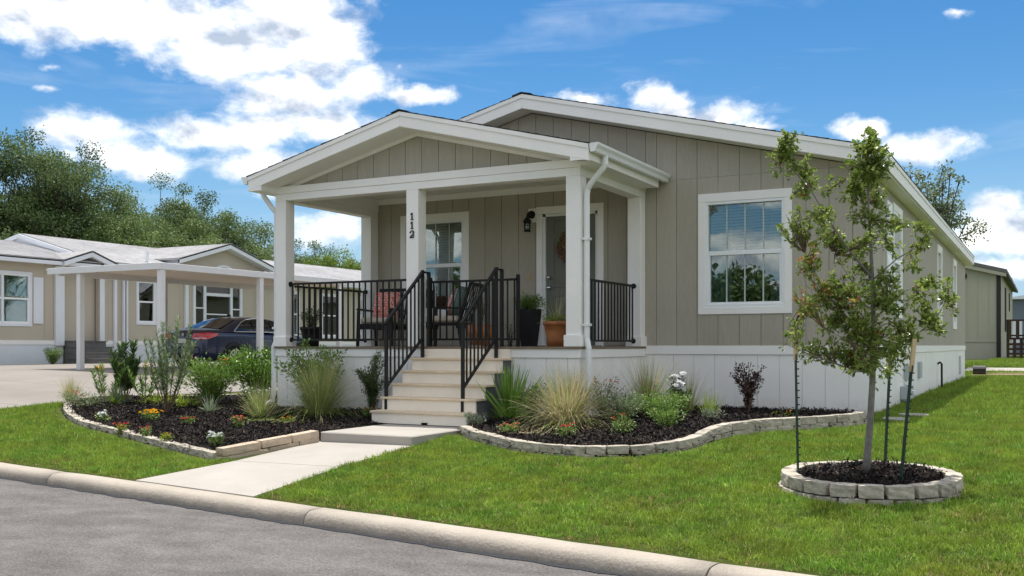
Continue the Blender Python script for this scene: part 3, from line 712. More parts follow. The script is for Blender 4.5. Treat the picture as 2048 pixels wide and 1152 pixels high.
def window(house, tf, u0, u1, z0, z1, cas=.10, label=None, blinds=.55, curtains=True, munt=3, two=True, casing='white', lower_munt=True, glass='glass'):
    """casing (part) > frame, rails, muntins, panes, blind, curtains"""
    m = MB(tf); d1 = .028
    m.box(u0, u1, 0, d1, z1 - cas * 1.15, z1); m.box(u0, u1, 0, d1, z0, z0 + cas * .95)
    m.box(u0, u0 + cas, 0, d1 - .002, z0 + cas * .95, z1 - cas * 1.15); m.box(u1 - cas, u1, 0, d1 - .002, z0 + cas * .95, z1 - cas * 1.15)
    c = m.build('window', casing, house, label=label, bevel=.003)
    a0, a1, b0, b1 = u0 + cas - .004, u1 - cas + .004, z0 + cas * .95 - .004, z1 - cas * 1.15 + .004
    fw = .045; m = MB(tf)
    m.box(a0, a1, -.07, .018, b1 - fw, b1); m.box(a0, a1, -.07, .022, b0, b0 + fw * 1.1)
    m.box(a0, a0 + fw, -.07, .016, b0 + fw * 1.1, b1 - fw); m.box(a1 - fw, a1, -.07, .016, b0 + fw * 1.1, b1 - fw)
    m.build('frame', 'vinyl', c, bevel=.004)
    zm = (b0 + b1) / 2 + .02
    g0, g1, h0, h1 = a0 + fw, a1 - fw, b0 + fw * 1.1, b1 - fw
    if two:
        MB(tf).box(g0, g1, -.05, .010, zm - .035, zm + .028).build('meeting_rail', 'vinyl', c, bevel=.004)
        m = MB(tf); s = .028
        m.box(g0, g0 + s, -.04, .004, h0, zm - .035); m.box(g1 - s, g1, -.04, .004, h0, zm - .035)
        m.box(g0 + s, g1 - s, -.04, .004, h0, h0 + s); m.build('sash', 'vinyl', c)
        MB(tf).box(g0, g1, -.046, -.042, zm + .028, h1).build('pane', glass, c)
        MB(tf).box(g0 + s, g1 - s, -.034, -.030, h0 + s, zm - .035).build('pane', glass, c)
    else: MB(tf).box(g0, g1, -.046, -.042, h0, h1).build('pane', glass, c)
    for i in range(1, munt + 1):
        u = g0 + (g1 - g0) * i / (munt + 1)
        o = MB(tf).box(u - .010, u + .010, -.041, -.034, (zm + .02) if two else h0, h1).build('muntin', 'muntin', c)
        if lower_munt and two: MB(tf).box(u - .010, u + .010, -.029, -.022, h0 + .02, zm - .03).build('muntin', 'muntin', c)
    if blinds > 0:
        m = MB(tf); z = h1 - .01; zend = h1 - (h1 - h0) * blinds
        while z > zend:
            m.add([(g0, -.14, z), (g1, -.14, z), (g1, -.105, z - .034), (g0, -.105, z - .034)], [(0, 1, 2, 3)]); z -= .043
        m.box(g0, g1, -.145, -.10, zend - .03, zend)
        m.build('blind', 'blind', c, kind='stuff')
    if curtains:
        for (p, q) in ((g0 - .06, g0 + .26 * (g1 - g0)), (g1 - .2 * (g1 - g0), g1 + .06)):
            n = 24; vs = []
            for i in range(n + 1):
                u = p + (q - p) * i / n; d = -.24 + .025 * math.sin(i * 1.9 + p) + .01 * math.sin(i * 4.1)
                vs += [(u, d, h0 - .1), (u, d, h1 + .1)]
            MB(tf).add(vs, [(2 * i, 2 * i + 2, 2 * i + 3, 2 * i + 1) for i in range(n)]).build('curtain', 'curtain', c, smooth=True)
    return c

def strips(parent, name, m_, tf, u0, u1, w, zb, ztop, holes, gap=.008, d0=0.0, d1=.012, skip=None, phase=0.0, seams=()):
    u = u0; k = 0
    edges = [u0]; x = u0 + phase
    if phase <= 0.02: x = u0 + w
    while x < u1 - .02: edges.append(x); x += w
    edges.append(u1)
    for a, b in zip(edges, edges[1:]):
        if skip and skip(a, b): continue
        aa, bb = a + gap / 2, b - gap / 2
        zmax = max(ztop(aa), ztop(bb), ztop((aa + bb) / 2)) if callable(ztop) else ztop
        levels = [zb] + [s for s in seams if zb < s < zmax - .02] + [None]
        for li in range(len(levels) - 1):
            lo = levels[li] + (.004 if li else 0); hi = levels[li + 1]
            hi_ = zmax if hi is None else hi
            for (p, q, z0, z1) in cells(aa, bb, lo, hi_, holes):
                m = MB(tf)
                if hi is None and abs(z1 - zmax) < 1e-6 and callable(ztop):
                    brk = [p, q]
                    for rx in (MRX, PRX):
                        if tf is FR and p < rx < q: brk = [p, rx, q]
                    top = [(t, max(ztop(t), z0 + .002)) for t in reversed(brk)]
                    if ztop(p) <= z0 and ztop(q) <= z0: continue
                    poly = [(p, z0), (q, z0)] + top
                    n = len(poly); vs = [(x_, d0 - .006, z_) for x_, z_ in poly] + [(x_, d1 - .002 * li, z_) for x_, z_ in poly]
                    m.add(vs, [tuple(range(n)), tuple(range(2 * n - 1, n - 1, -1))] + [(i, (i + 1) % n, n + (i + 1) % n, n + i) for i in range(n)])
                else: m.box(p, q, d0 - .006, d1 - .002 * li, z0, z1)
                if m.v: m.build(name, m_, parent)

def shingles(parent, ridge, zr, slope, xe, y0, y1, side, m_='shingle', expo=.14, th=.012, name='shingles', axis='y', jut=.0):
    """courses on one slope; ridge at coordinate `ridge`, running along y; eave at xe"""
    m = MB(); L = abs(xe - ridge); n = int(L / expo) + 1; s = 1 if xe > ridge else -1
    for i in range(n):
        a = xe - s * expo * i; b = a - s * expo * 1.25
        if s * (b - ridge) < 0: b = ridge
        if s * (a - ridge) <= 0.01: continue
        za = zr - slope * abs(a - ridge); zb = zr - slope * abs(b - ridge)
        j = .008 * ((i * 37) % 5 - 2) / 2
        vs = [(a, y0 - jut + j, za + .002), (a, y1, za + .002), (a, y1, za + .002 + th), (a, y0 - jut + j, za + .002 + th), (b, y0 - jut + j, zb + .003), (b, y1, zb + .003)]
        if axis == 'x': vs = [(v[1], v[0], v[2]) for v in vs]
        m.add(vs, [(0, 1, 2, 3), (3, 2, 5, 4), (0, 3, 4), (1, 5, 2)])
    return m.build(name, m_, parent, kind='stuff')

def build_house():
    H = thing('manufactured_house', (-6.2, 14.1, 0), 'grey-green manufactured house with white trim, white skirting and a gabled front porch', 'house')
    # walls with openings
    def wall(tf, u0, u1, z0, z1, holes, th=.13, name='wall'):
        m = MB(tf)
        for (a, b, p, q) in cells(u0, u1, z0, z1, holes): m.box(a, b, -th, -.002, p, q)
        m.build(name, 'siding', H)
    ins = .055
    hol = lambda L: [(a + ins, b - ins, c + ins, d - ins) for a, b, c, d in L]
    hf = hol(WINS_F) + [(DOOR[0] + .08, DOOR[1] - .08, DZ, DOOR[3] - .08)]; hs = hol(WINS_S)
    wall(FR, XL, XR, .9, 3.3, hf); wall(SD, YF + .14, YB, .9, 3.33, hs)
    MB().prism([(XL, 3.3), (XR, 3.3), (XR, mz(XR) - .24), (MRX, MRZ - .24), (XL, mz(XL) - .24)], YF + .002, YF + .13, 1).build('gable_wall', 'siding', H)
    MB().box(XL, XL + .12, YF + .14, YB, .9, mz(XL) - .25).build('wall', 'siding', H)
    m = MB(); m.box(XL + .12, XR - .14, YB - .12, YB, .9, 3.3)
    m.prism([(XL + .12, 3.3), (XR - .14, 3.3), (XR - .14, mz(XR) - .3), (MRX, MRZ - .3), (XL + .12, mz(XL) - .3)], YB - .12, YB, 1); m.build('wall', 'siding', H)
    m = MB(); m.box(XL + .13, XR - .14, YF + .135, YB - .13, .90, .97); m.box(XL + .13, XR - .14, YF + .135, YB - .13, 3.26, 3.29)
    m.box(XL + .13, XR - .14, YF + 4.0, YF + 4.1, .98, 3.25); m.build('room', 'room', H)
    # siding boards
    sh = [(a + .02, b - .02, c + .02, d - .02) for a, b, c, d in WINS_F] + [(DOOR[0] + .02, DOOR[1] - .02, DZ - .2, DOOR[3] - .02)]
    strips(H, 'siding_panel', 'siding', FR, XL + .02, -5.25, .305, 1.0, lambda u: mz(u) - .235, sh, phase=.28)
    strips(H, 'siding_panel', 'siding', FR, -5.25, XR + .001, .3085, 1.0, lambda u: mz(u) - .235, sh, phase=.172, seams=(3.415,))
    ss = [(a + .02, b - .02, c + .02, d - .02) for a, b, c, d in WINS_S]
    strips(H, 'siding_panel', 'siding', SD, YF - .012, YB, .305, 1.0, 3.325, ss, phase=.3)
    # skirting
    SZ = .872
    strips(H, 'skirting_panel', 'skirt', FR, -5.30, XR + .001, .3085, 0.0, SZ, [], d0=-.0, d1=.004, phase=.17, gap=.006)
    strips(H, 'skirting_panel', 'skirt', SD, YF - .004, YB, .61, 0.0, SZ, [], d0=-.0, d1=.004, phase=.3, gap=.006)
    m = MB(); m.box(-5.30, XR - .03, YF + .008, YF + .04, -.1, SZ); m.box(XR - .04, XR - .008, YF + .01, YB, -.1, SZ); m.box(XL, XL + .03, YF + .01, YB, -.1, .99)
    m.box(XL + .03, XR - .05, YB - .04, YB - .01, -.1, .99); m.build('skirting_backing', 'skirt', H)
    MB(FR).box(-5.25, XR + .022, -.006, .022, SZ, .998).build('skirt_band', 'white', H, bevel=.003)
    MB(SD).box(YF - .020, YB, -.006, .022, SZ, .998).build('skirt_band', 'white', H, bevel=.003)
    # corner boards? the photo shows none; windows and door
    window(H, FR, *WINS_F[0], cas=.105, label='large white framed window right of the porch', blinds=.48)
    window(H, FR, *WINS_F[1], cas=.105, label='window on the porch partly behind the numbered post', blinds=.5)
    for i, w in enumerate(WINS_S): window(H, SD, *w, cas=.10, blinds=.3, munt=1, curtains=False, lower_munt=False, glass='glassd')
    m = MB(SD); a, b = 15.66, 16.2   # shutter beside the first side window
    m.box(a, b, .012, .03, 1.5, 3.15); m.box(a + .05, b - .05, .03, .036, 1.56, 2.28); m.box(a + .05, b - .05, .03, .036, 2.36, 3.09)
    m.build('shutter', 'vinyl', H, bevel=.004)
    # door
    a, b, z0, z1 = DOOR; c = .10
    m = MB(FR); m.box(a, b, 0, .03, z1 - .115, z1); m.box(a, a + c, 0, .028, z0, z1 - .115); m.box(b - c, b, 0, .028, z0, z1 - .115)
    dc = m.build('door_casing', 'white', H, bevel=.003)
    m = MB(FR); m.box(a + c - .02, a + c + .045, -.12, -.005, z0, z1 - .10); m.box(b - c - .045, b - c + .02, -.12, -.005, z0, z1 - .10); m.box(a + c, b - c, -.12, -.005, z1 - .155, z1 - .10)
    m.build('jamb', 'vinyl', dc)
    m = MB(FR); p, q = a + c + .046, b - c - .046; m.box(p, q, -.08, -.035, z0 + .02, z1 - .156); d = m.build('door', 'door', H)
    w = q - p
    for (u0, u1) in ((p + .12, p + w / 2 - .05), (p + w / 2 + .05, q - .12)):
        for (s0, s1) in ((z0 + .22, z0 + .80), (z0 + .92, z0 + 1.66), (z0 + 1.76, z0 + 1.98)):
            m = MB(FR); t = .022
            m.box(u0, u1, -.037, -.026, s0, s0 + t); m.box(u0, u1, -.037, -.026, s1 - t, s1); m.box(u0, u0 + t, -.037, -.026, s0 + t, s1 - t); m.box(u1 - t, u1, -.037, -.026, s0 + t, s1 - t)
            m.box(u0 + .05, u1 - .05, -.036, -.029, s0 + .05, s1 - .05); m.build('door_panel', 'door', d, bevel=.004)
    for zz, r in ((1.90, .032), (2.058, .026)):
        k = MB(); k.lathe((0, 0, 0), [(r * .9, 0), (r, .008), (r * .45, .016), (r * .45, .035), (r, .045), (r * 1.05, .06), (r * .6, .075)], 16)
        k.v = [(p + .065 + x, YF + .035 - z, zz + y) for x, y, z in k.v]; k.build('door_knob' if zz < 2 else 'deadbolt', 'chrome', d, smooth=True)
    MB(FR).box(a + .02, b - .02, .0, .04, z0 - .0, z0 + .018).build('threshold', 'chrome', dc)
    MB(FR).box(-7.215, -7.165, .012, .024, 2.02, 2.12).build('doorbell', mat('doorbell_brass', (.5, .36, .2), .5), H)
    # main roof
    EX = -1.865; EXL = -10.72; Y0, Y1 = YF - .35, YB + .25
    for xe in (EX, EXL):
        z = mz(xe); MB().prism([(MRX, MRZ), (xe, z), (xe, z - .035), (MRX, MRZ - .035)], Y0, Y1, 1).build('roof_deck', 'shingle', H)
        shingles(H, MRX, MRZ + .004, MSL, xe + (.02 if xe > MRX else -.02), Y0 - .015, Y1 + .01, 1, th=.010)
        s = 1 if xe > MRX else -1; t = .22
        for (ya, yb) in ((Y0 - .001, Y0 + .03), (Y1 - .03, Y1 + .001)):
            MB().prism([(MRX + s * .001, MRZ - .04), (xe, z - .04), (xe, z - t), (MRX + s * .001, MRZ - t)], ya, yb, 1).build('fascia_board', 'white', H, bevel=.004)
        MB().prism([(MRX + s * .001, MRZ - .003), (xe, z - .003), (xe, z - .062), (MRX + s * .001, MRZ - .062)], Y0 - .016, Y0 - .002, 1).build('drip_trim', 'white', H)
        MB().prism([(MRX, MRZ - t + .012), (xe - s * .025, z + s * 0 - t + .018), (xe - s * .025, z - t + .004), (MRX, MRZ - t - .002)], Y0 + .031, YF - .001, 1).build('rake_soffit', 'white', H)
        x0, x1 = sorted((xe - s * .025, xe + s * .001)); MB().box(x0, x1, Y0 + .031, Y1 - .031, z - t, z - .036).build('fascia_board', 'white', H, bevel=.004)
        x0, x1 = sorted((xe + s * .002, xe + s * .014)); MB().box(x0, x1, Y0, Y1, z - .062, z - .004).build('drip_trim', 'white', H)
    m = MB(); m.box(XR - .02, EX - .026, YF, Y1 - .032, 3.328, 3.342); m.build('eave_soffit', 'white', H)
    m = MB(); m.prism([(XR + .001, mz(XR) - .232), (EX - .026, mz(EX) - .222), (EX - .026, 3.343), (XR + .001, 3.343)], YF - .02, YF, 1)
    m.build('soffit_end', 'white', H)
    MB().prism([(MRX - .16, MRZ - .01), (MRX, MRZ + .030), (MRX + .16, MRZ - .01), (MRX + .16, MRZ + .012 - .02), (MRX, MRZ + .02), (MRX - .16, MRZ - .03)], Y0 - .03, Y1, 1).build('ridge_cap', 'shingle', H)
    # porch -------------------------------------------------------------
    X0, X1 = -10.28, -5.25; w = .20
    for i in range(19):     # deck boards run across
        y = PFY - .02 + i * .1256
        MB().box(X0 - .01, X1 + .012, y, y + .121, DZ - .027, DZ).build('deck_board', 'deck', H)
    m = MB(); m.box(X0 + .04, X1 - .04, PFY + .04, YF - .01, .85, DZ - .03); m.build('deck_frame', 'skirt', H)
    PS = lambda u, d, z: (X1 - .0 + d - .02, u, z); PF = lambda u, d, z: (u, PFY + .02 - d, z); PL = lambda u, d, z: (X0 + .02 - d, u, z)
    strips(H, 'skirting_panel', 'skirt', PF, X0 + .02, X1 - .02, .3085, 0, .84, [], phase=.2, d1=.0, d0=-.012, gap=.006)
    strips(H, 'skirting_panel', 'skirt', PS, PFY + .022, YF - .01, .3085, 0, .84, [], phase=.2, d1=.0, d0=-.012, gap=.006)
    strips(H, 'skirting_panel', 'skirt', PL, PFY + .022, YF - .01, .3085, 0, .84, [], phase=.2, d1=.0, d0=-.012, gap=.006)
    m = MB(); m.box(X0 + .04, X1 - .04, PFY + .045, PFY + .07, -.1, .85); m.box(X1 - .07, X1 - .045, PFY + .07, YF, -.1, .85); m.box(X0 + .045, X0 + .07, PFY + .07, YF, -.1, .85); m.build('skirting_backing', 'skirt', H)
    m = MB(PF); m.box(X0, X1, -.01, .018, .84, DZ - .029); m.build('skirt_band', 'white', H, bevel=.003)
    m = MB(); m.box(X1 - .015, X1 + .001, PFY + .031, YF - .024, .84, DZ - .029); m.build('skirt_band', 'white', H, bevel=.003)
    m = MB(); m.box(X0 - .001, X0 + .015, PFY + .031, YF - .024, .84, DZ - .029); m.build('skirt_band', 'white', H, bevel=.003)
    posts = [(X0, PFY), (-7.91, PFY), (-5.45, PFY), (X0, 13.87), (-5.45, 13.87)]
    for i, (x, y) in enumerate(posts):
        y1 = y + w if y < 13 else YF - .014
        po = MB().box(x, x + w, y, y1, DZ, 3.174).build('post', 'white', H, bevel=.004, label='porch post carrying the house number 112' if i == 1 else None)
        if i != 1:
            e = .022; m = MB(); m.box(x - e, x + w + e, y - e, min(y1 + e, YF - .013), DZ + .001, DZ + .15); m.build('post_base', 'white', po, bevel=.004)
    # beams
    m = MB(); m.box(X0, X1, PFY, PFY + w, 3.175, 3.277); m.build('beam', 'white', H, bevel=.003)
    m = MB(); m.box(X0 - .008, X1 + .008, PFY - .010, PFY + w, 3.279, 3.385); m.build('beam', 'white', H, bevel=.003)
    for x in (X0, X1 - w):
        m = MB(); m.box(x, x + w, PFY + w + .001, YF - .014, 3.175, 3.277); m.build('beam', 'white', H, bevel=.003)
        m = MB(); m.box(x - .008, x + w + .008, PFY + w + .001, YF - .014, 3.279, 3.385); m.build('beam', 'white', H, bevel=.003)
    # ceiling in three panels with battens, band on the wall
    for a, b in ((X0 + w + .01, -8.6), (-8.59, -6.9), (-6.89, X1 - w - .01)): MB().box(a, b, PFY + w + .001, YF - .015, 3.49, 3.50).build('ceiling_panel', 'white', H)
    for x in (-8.6, -6.9): MB().box(x - .03, x + .03, PFY + w + .003, YF - .016, 3.478, 3.489).build('ceiling_batten', 'white', H)
    MB().box(X0 + w, X1 - w, YF - .033, YF - .013, 3.39, 3.488).build('wall_band', 'white', H, bevel=.003)
    MB().box(X0 + w, X1 - w, PFY + w + .001, PFY + w + .02, 3.386, 3.489).build('header_back', 'white', H)
    for xa in (X0 + w - .012, X1 - w - .004): MB().box(xa, xa + .016, PFY + w + .021, YF - .034, 3.386, 3.489).build('header_back', 'white', H)
    # porch gable siding
    GF = lambda u, d, z: (u, PFY + .085 - d, z)
    def gz(u): return pz_(u) - .262
    m = MB(); m.prism([(X0 + .3, 3.386), (X1 - .3, 3.386), (PRX, PRZ - .25)], PFY + .09, PFY + .14, 1); m.build('gable_wall', 'siding', H)
    e = [-10.1]; 
    strips(H, 'siding_panel', 'siding', GF, -10.1, -5.42, .275, 3.386, gz, [], phase=.2)
    # porch roof
    PX0, PX1 = -10.50, -4.98; py0, py1 = PFY - .35, YF - .014
    for xe in (PX0, PX1):
        s = 1 if xe > PRX else -1; z = pz_(xe); t = .205
        MB().prism([(PRX, PRZ), (xe, z), (xe, z - .035), (PRX, PRZ - .035)], py0, py1, 1).build('roof_deck', 'shingle', H)
        shingles(H, PRX, PRZ + .004, PSL, xe + s * .02, py0 - .015, py1, 1, th=.010)
        MB().prism([(PRX + s * .001, PRZ - .04), (xe, z - .04), (xe, z - t), (PRX + s * .001, PRZ - t)], py0, py0 + .03, 1).build('fascia_board', 'white', H, bevel=.004)
        MB().prism([(PRX + s * .001, PRZ - .003), (xe, z - .003), (xe, z - .058), (PRX + s * .001, PRZ - .058)], py0 - .014, py0 - .002, 1).build('drip_trim', 'white', H)
        MB().prism([(PRX, PRZ - t + .012), (xe - s * .20, pz_(xe - s * .2) - t + .012), (xe - s * .20, pz_(xe - s * .2) - t - .004), (PRX, PRZ - t - .004)], py0 + .031, PFY + .10, 1).build('rake_soffit', 'white', H)
        MB().prism([(PRX + s * .001, PRZ - t - .005), (xe - s * .26, pz_(xe - s * .26) - t - .005), (xe - s * .26, pz_(xe - s * .26) - t - .055), (PRX + s * .001, PRZ - t - .055)], PFY + .064, PFY + .10, 1).build('frieze', 'white', H)
        xa, xb = sorted((xe - s * .25, xe)); 
        m = MB(); m.prism([(xa, pz_(xa) - t - .002), (xb, pz_(xb) - t - .002), (xb, 3.292), (xa, 3.292)], py0 - .003, py0 + .034, 1); m.build('cornice_return', 'white', H, bevel=.003)
        xa, xb = sorted((xe - s * .028, xe + s * .001)); MB().box(xa, xb, py0 + .035, YF - .20, 3.295, z - .036).build('fascia_board', 'white', H, bevel=.003)
        xa, xb = sorted((xe - s * .029, (X1 if s > 0 else X0) + s * .009)); MB().box(xa, xb, py0 + .035, YF - .20, 3.300, 3.312).build('eave_soffit', 'white', H)
        MB().box(xa, xb, YF - .20, YF - .185, 3.30, z - .05).build('soffit_end', 'white', H)
        xa, xb = sorted((xe - s * .03, xe - s * .25)); m = MB(); m.box(xa, xb, py0 + .036, PFY - .012, 3.300 - .006, 3.306); 
        xa, xb = sorted((xe - s * .249, xe - s * .235)); m.prism([(py0 + .036, 3.308), (PFY - .012, 3.308), (PFY - .012, pz_(xe - s * .24) - t + .01), (py0 + .036, pz_(xe - s * .24) - t + .01)], xa, xb, 0); m.build('return_box', 'white', H)
    # gable returns behind fascia: close the triangle between eave soffit and rake
    MB().prism([(PRX - .14, PRZ - .012), (PRX, PRZ + .030), (PRX + .14, PRZ - .012), (PRX, PRZ + .018)], py0 - .03, py1, 1).build('ridge_cap', 'shingle', H)
    # gutters: K profile along both eaves
    for s, xe in ((1, PX1), (-1, PX0)):
        pr = [(0, .0), (.02, -.105), (.085, -.105), (.098, -.06), (.125, -.025), (.128, .004), (.120, .004), (.117, -.02), (.09, -.055), (.078, -.095), (.024, -.095), (.006, .0)]
        zt = pz_(xe) + .002
        m = MB(); m.prism([(xe + s * (.004 + p), zt + q) for p, q in pr], py0 + .002, YF - .05, 1)
        m.prism([(xe + s * (.004 + p), zt + q) for p, q in pr[:6]], py0 - .003, py0 + .001, 1); m.prism([(xe + s * (.004 + p), zt + q) for p, q in pr[:6]], YF - .049, YF - .045, 1)
        m.build('gutter', 'gutter', H)
        y = PFY + .09; xp = (X1 + .055) if s > 0 else (X0 - .055); xg = xe + s * .06
        top = zt - .10
        m = MB(); pts = [(xg, y - .05, top), (xg, y - .05, top - .10), (xg - s * .03, y - .05, top - .15), (xp + s * .06, y - .02, top - .33), (xp + s * .012, y, top - .39), (xp, y, top - .46), (xp, y, DZ + .16), (xp, y, DZ + .10), (xp + s * .035, y - .02, DZ - .02), (xp + s * .035, y - .02, .35), (xp + s * .05, y - .04, .16), (xp + s * .10, y - .14, .10)]
        m.tube(pts, .040, 8); dsp = m.build('downspout', 'gutter', H, bevel=.003)
        for zz in (2.35, 1.25):
            MB().box(xp - .048, xp + .048, y - .048, y + .048, zz, zz + .03).build('strap', 'gutter', dsp)
    # railings --------------------------------------------------------
    def railing(p, q, z0, z1, n, knobs=(True, True), name='railing', zs=None, label=None):
        m = MB(); m.bar((p[0], p[1], z1), (q[0], q[1], z1), .04, .03)
        m.bar((p[0], p[1], z0), (q[0], q[1], z0), .035, .028)
        for (pt, on) in ((p, knobs[0]), (q, knobs[1])):
            if on:
                dx, dy = (q[0] - p[0], q[1] - p[1]); l = math.hypot(dx, dy); sg = 1 if pt is p else -1
                for z in (z0, z1): m.tube([(pt[0], pt[1], z), (pt[0] + sg * dx / l * .025, pt[1] + sg * dy / l * .025, z)], .038, 12)
        o = m.build(name, 'black', H, label=label)
        for i in range(n):
            t = (i + .5) / n; x, y = p[0] + (q[0] - p[0]) * t, p[1] + (q[1] - p[1]) * t
            MB().box(x - .009, x + .009, y - .009, y + .009, z0 + .012, z1 - .012).build('baluster', 'black', o)
    ZB, ZT = 1.085, 1.925
    railing((X0 + w, PFY + .10), (-7.91, PFY + .10), ZB, ZT, 21, (True, False), label='black railing between the left and numbered posts')
    railing((-7.70, PFY + .30), (-6.30, PFY + .30), ZB, 1.895, 13, (False, False), label='black rail section behind the steps')
    railing((-5.35, PFY + w), (-5.35, 13.87), ZB - .02, 1.872, 17, (False, True), label='black side railing at the right of the porch')
    railing((X0 + .1, PFY + w), (X0 + .1, 13.87), ZB, ZT - .02, 14, (False, True), label='black side railing at the left of the porch')
    for x in (-6.32, -7.72): MB().box(x, x + .04, PFY + .28, PFY + .32, DZ, 1.96).build('railing_post', 'black', H)
    # house number on the middle post
    def digit(ch, cz):
        m = MB(); cx = -7.81; y0, y1 = PFY - .014, PFY - .001; h = .100; t = .02
        if ch == '1':
            m.box(cx - .006, cx + .010, y0, y1, cz - h / 2 + .012, cz + h / 2)
            m.box(cx - .020, cx + .024, y0, y1, cz - h / 2, cz - h / 2 + .010)
            m.prism([(cx - .006, cz + h / 2), (cx - .006, cz + h / 2 - .020), (cx - .022, cz + h / 2 - .028), (cx - .022, cz + h / 2 - .020)], y0, y1, 1)
        else:
            pts = []; r = .027; c0 = cz + h / 2 - r
            for k in range(13):
                a = R(170 - k * 17); pts.append((cx + r * math.cos(a), c0 + r * math.sin(a)))
            pts += [(cx + .006, cz - .012), (cx - .026, cz - h / 2 + .016)]
            for i, ((a, b), (c_, d_)) in enumerate(zip(pts, pts[1:])):
                ww = .007 + .009 * min(1, max(0, (i - 3) / 4)) if i < 12 else .013
                m.bar((a, (y0 + y1) / 2, b), (c_, (y0 + y1) / 2, d_), ww, y1 - y0, up=(0, 1, 0))
            m.tube([(cx - .028, y0, c0 + .002), (cx - .028, y1, c0 + .002)], .009, 10)
            m.box(cx - .034, cx + .030, y0, y1, cz - h / 2, cz - h / 2 + .013); m.prism([(cx + .022, cz - h / 2 + .013), (cx + .030, cz - h / 2 + .013), (cx + .036, cz - h / 2 + .042), (cx + .030, cz - h / 2 + .042)], y0, y1, 1)
        m.build('house_number', 'black', H, label='black numeral ' + ch)
    for ch, z in (('1', 2.800), ('1', 2.675), ('2', 2.550)): digit(ch, z)
    # utility pieces on the side wall
    U = lambda a, b, d, z0, z1, n, m_: MB(SD).box(a, b, .004, d, z0, z1).build(n, m_, H, bevel=.01)
    gm = mat('meter_grey', (.42, .46, .47), .5)
    U(17.75, 18.15, .10, .42, .66, 'outlet_box', gm); U(17.3, 17.95, .14, .12, .34, 'meter_box', gm); U(19.8, 20.15, .05, .40, .70, 'access_panel', gm)
    U(29.6, 30.2, .02, .22, .72, 'vent', gm)
    MB(SD).tube([(23.55, .01, .60), (23.55, .06, .64), (23.6, .09, .60), (23.62, .09, .3), (23.62, .09, 0)], .022, 8).build('pipe', 'black', H)
build_house()

def build_steps():
    S = thing('porch_steps', (-6.95, 11.1, 0), 'cream wooden porch steps with tan treads and black metal handrails', 'steps')
    x0, x1 = -7.66, -6.25; y0, run, rise = 10.56, .232, .1667
    for i in range(5):
        y = y0 + run * i; z = rise * i; zt = rise * (i + 1)
        if i == 0:
            m = MB(); cx = -6.86; m.box(x0, cx - .05, y, y + .03, .008, zt - .03); m.box(cx + .05, x1, y, y + .03, .008, zt - .03); m.box(cx - .05, cx + .05, y, y + .03, .035, zt - .03)
        else: m = MB().box(x0, x1 - .002 * i, y, y + .03, z - .03, zt - .03)
        m.build('riser', 'riser', S, bevel=.003)
        MB().box(x0 - .012, x1 + .022, y - .028, y + run + .012, zt - .029, zt).build('tread', 'tread', S, bevel=.004)
    MB().box(x0, x1, PFY - .025, PFY - .009, rise * 5, DZ - .032).build('riser', 'riser', S)
    for x in (x0 + .002, x1 - .032):
        poly = [(y0 + .032, .004)]
        for i in range(5): poly += [(y0 + .032 + run * i, rise * (i + 1) - .031), (y0 + .032 + run * (i + 1) - (.02 if i == 4 else 0), rise * (i + 1) - .031)]
        poly += [(y0 + .012 + run * 5, .004)]
        q = []
        for p in poly:
            if not q or q[-1] != p: q.append(p)
        m = MB()
        for i in range(5): m.box(x, x + .03, y0 + .032 + run * i, y0 + .032 + run * (i + 1) - (.02 if i == 4 else 0), .004, rise * (i + 1) - .031)
        m.build('side_board', 'darkside', S)
    for x, nm in ((-7.60, 'left handrail of the steps'), (-6.44, 'right handrail of the steps')):
        yb, yt = 10.80, 11.66; zb, zt = rise, rise * 5
        m = MB(); s = .019
        m.box(x - s, x + s, yb - s, yb + s, zb, 1.30); m.box(x - s, x + s, yt - s, yt + s, zt, 2.035)
        m.bar((x, yb - .035, 1.275), (x, yt + .02, 2.03), .042, .030)
        m.bar((x, yb, .46), (x, yt, 1.10), .032, .028)
        m.box(x - .012, x + .012, yt + .02, yt + .16, 2.0, 2.025)
        m.box(x - s, x + s, yt + .14, yt + .18, DZ, 2.02)
        h = m.build('handrail', 'black', S, label=nm)
        n = 9
        for i in range(1, n):
            t = i / n; y = yb + (yt - yb) * t; MB().box(x - .009, x + .009, y - .009, y + .009, .46 + .64 * t, 1.275 + .745 * t).build('baluster', 'black', h)
build_steps()

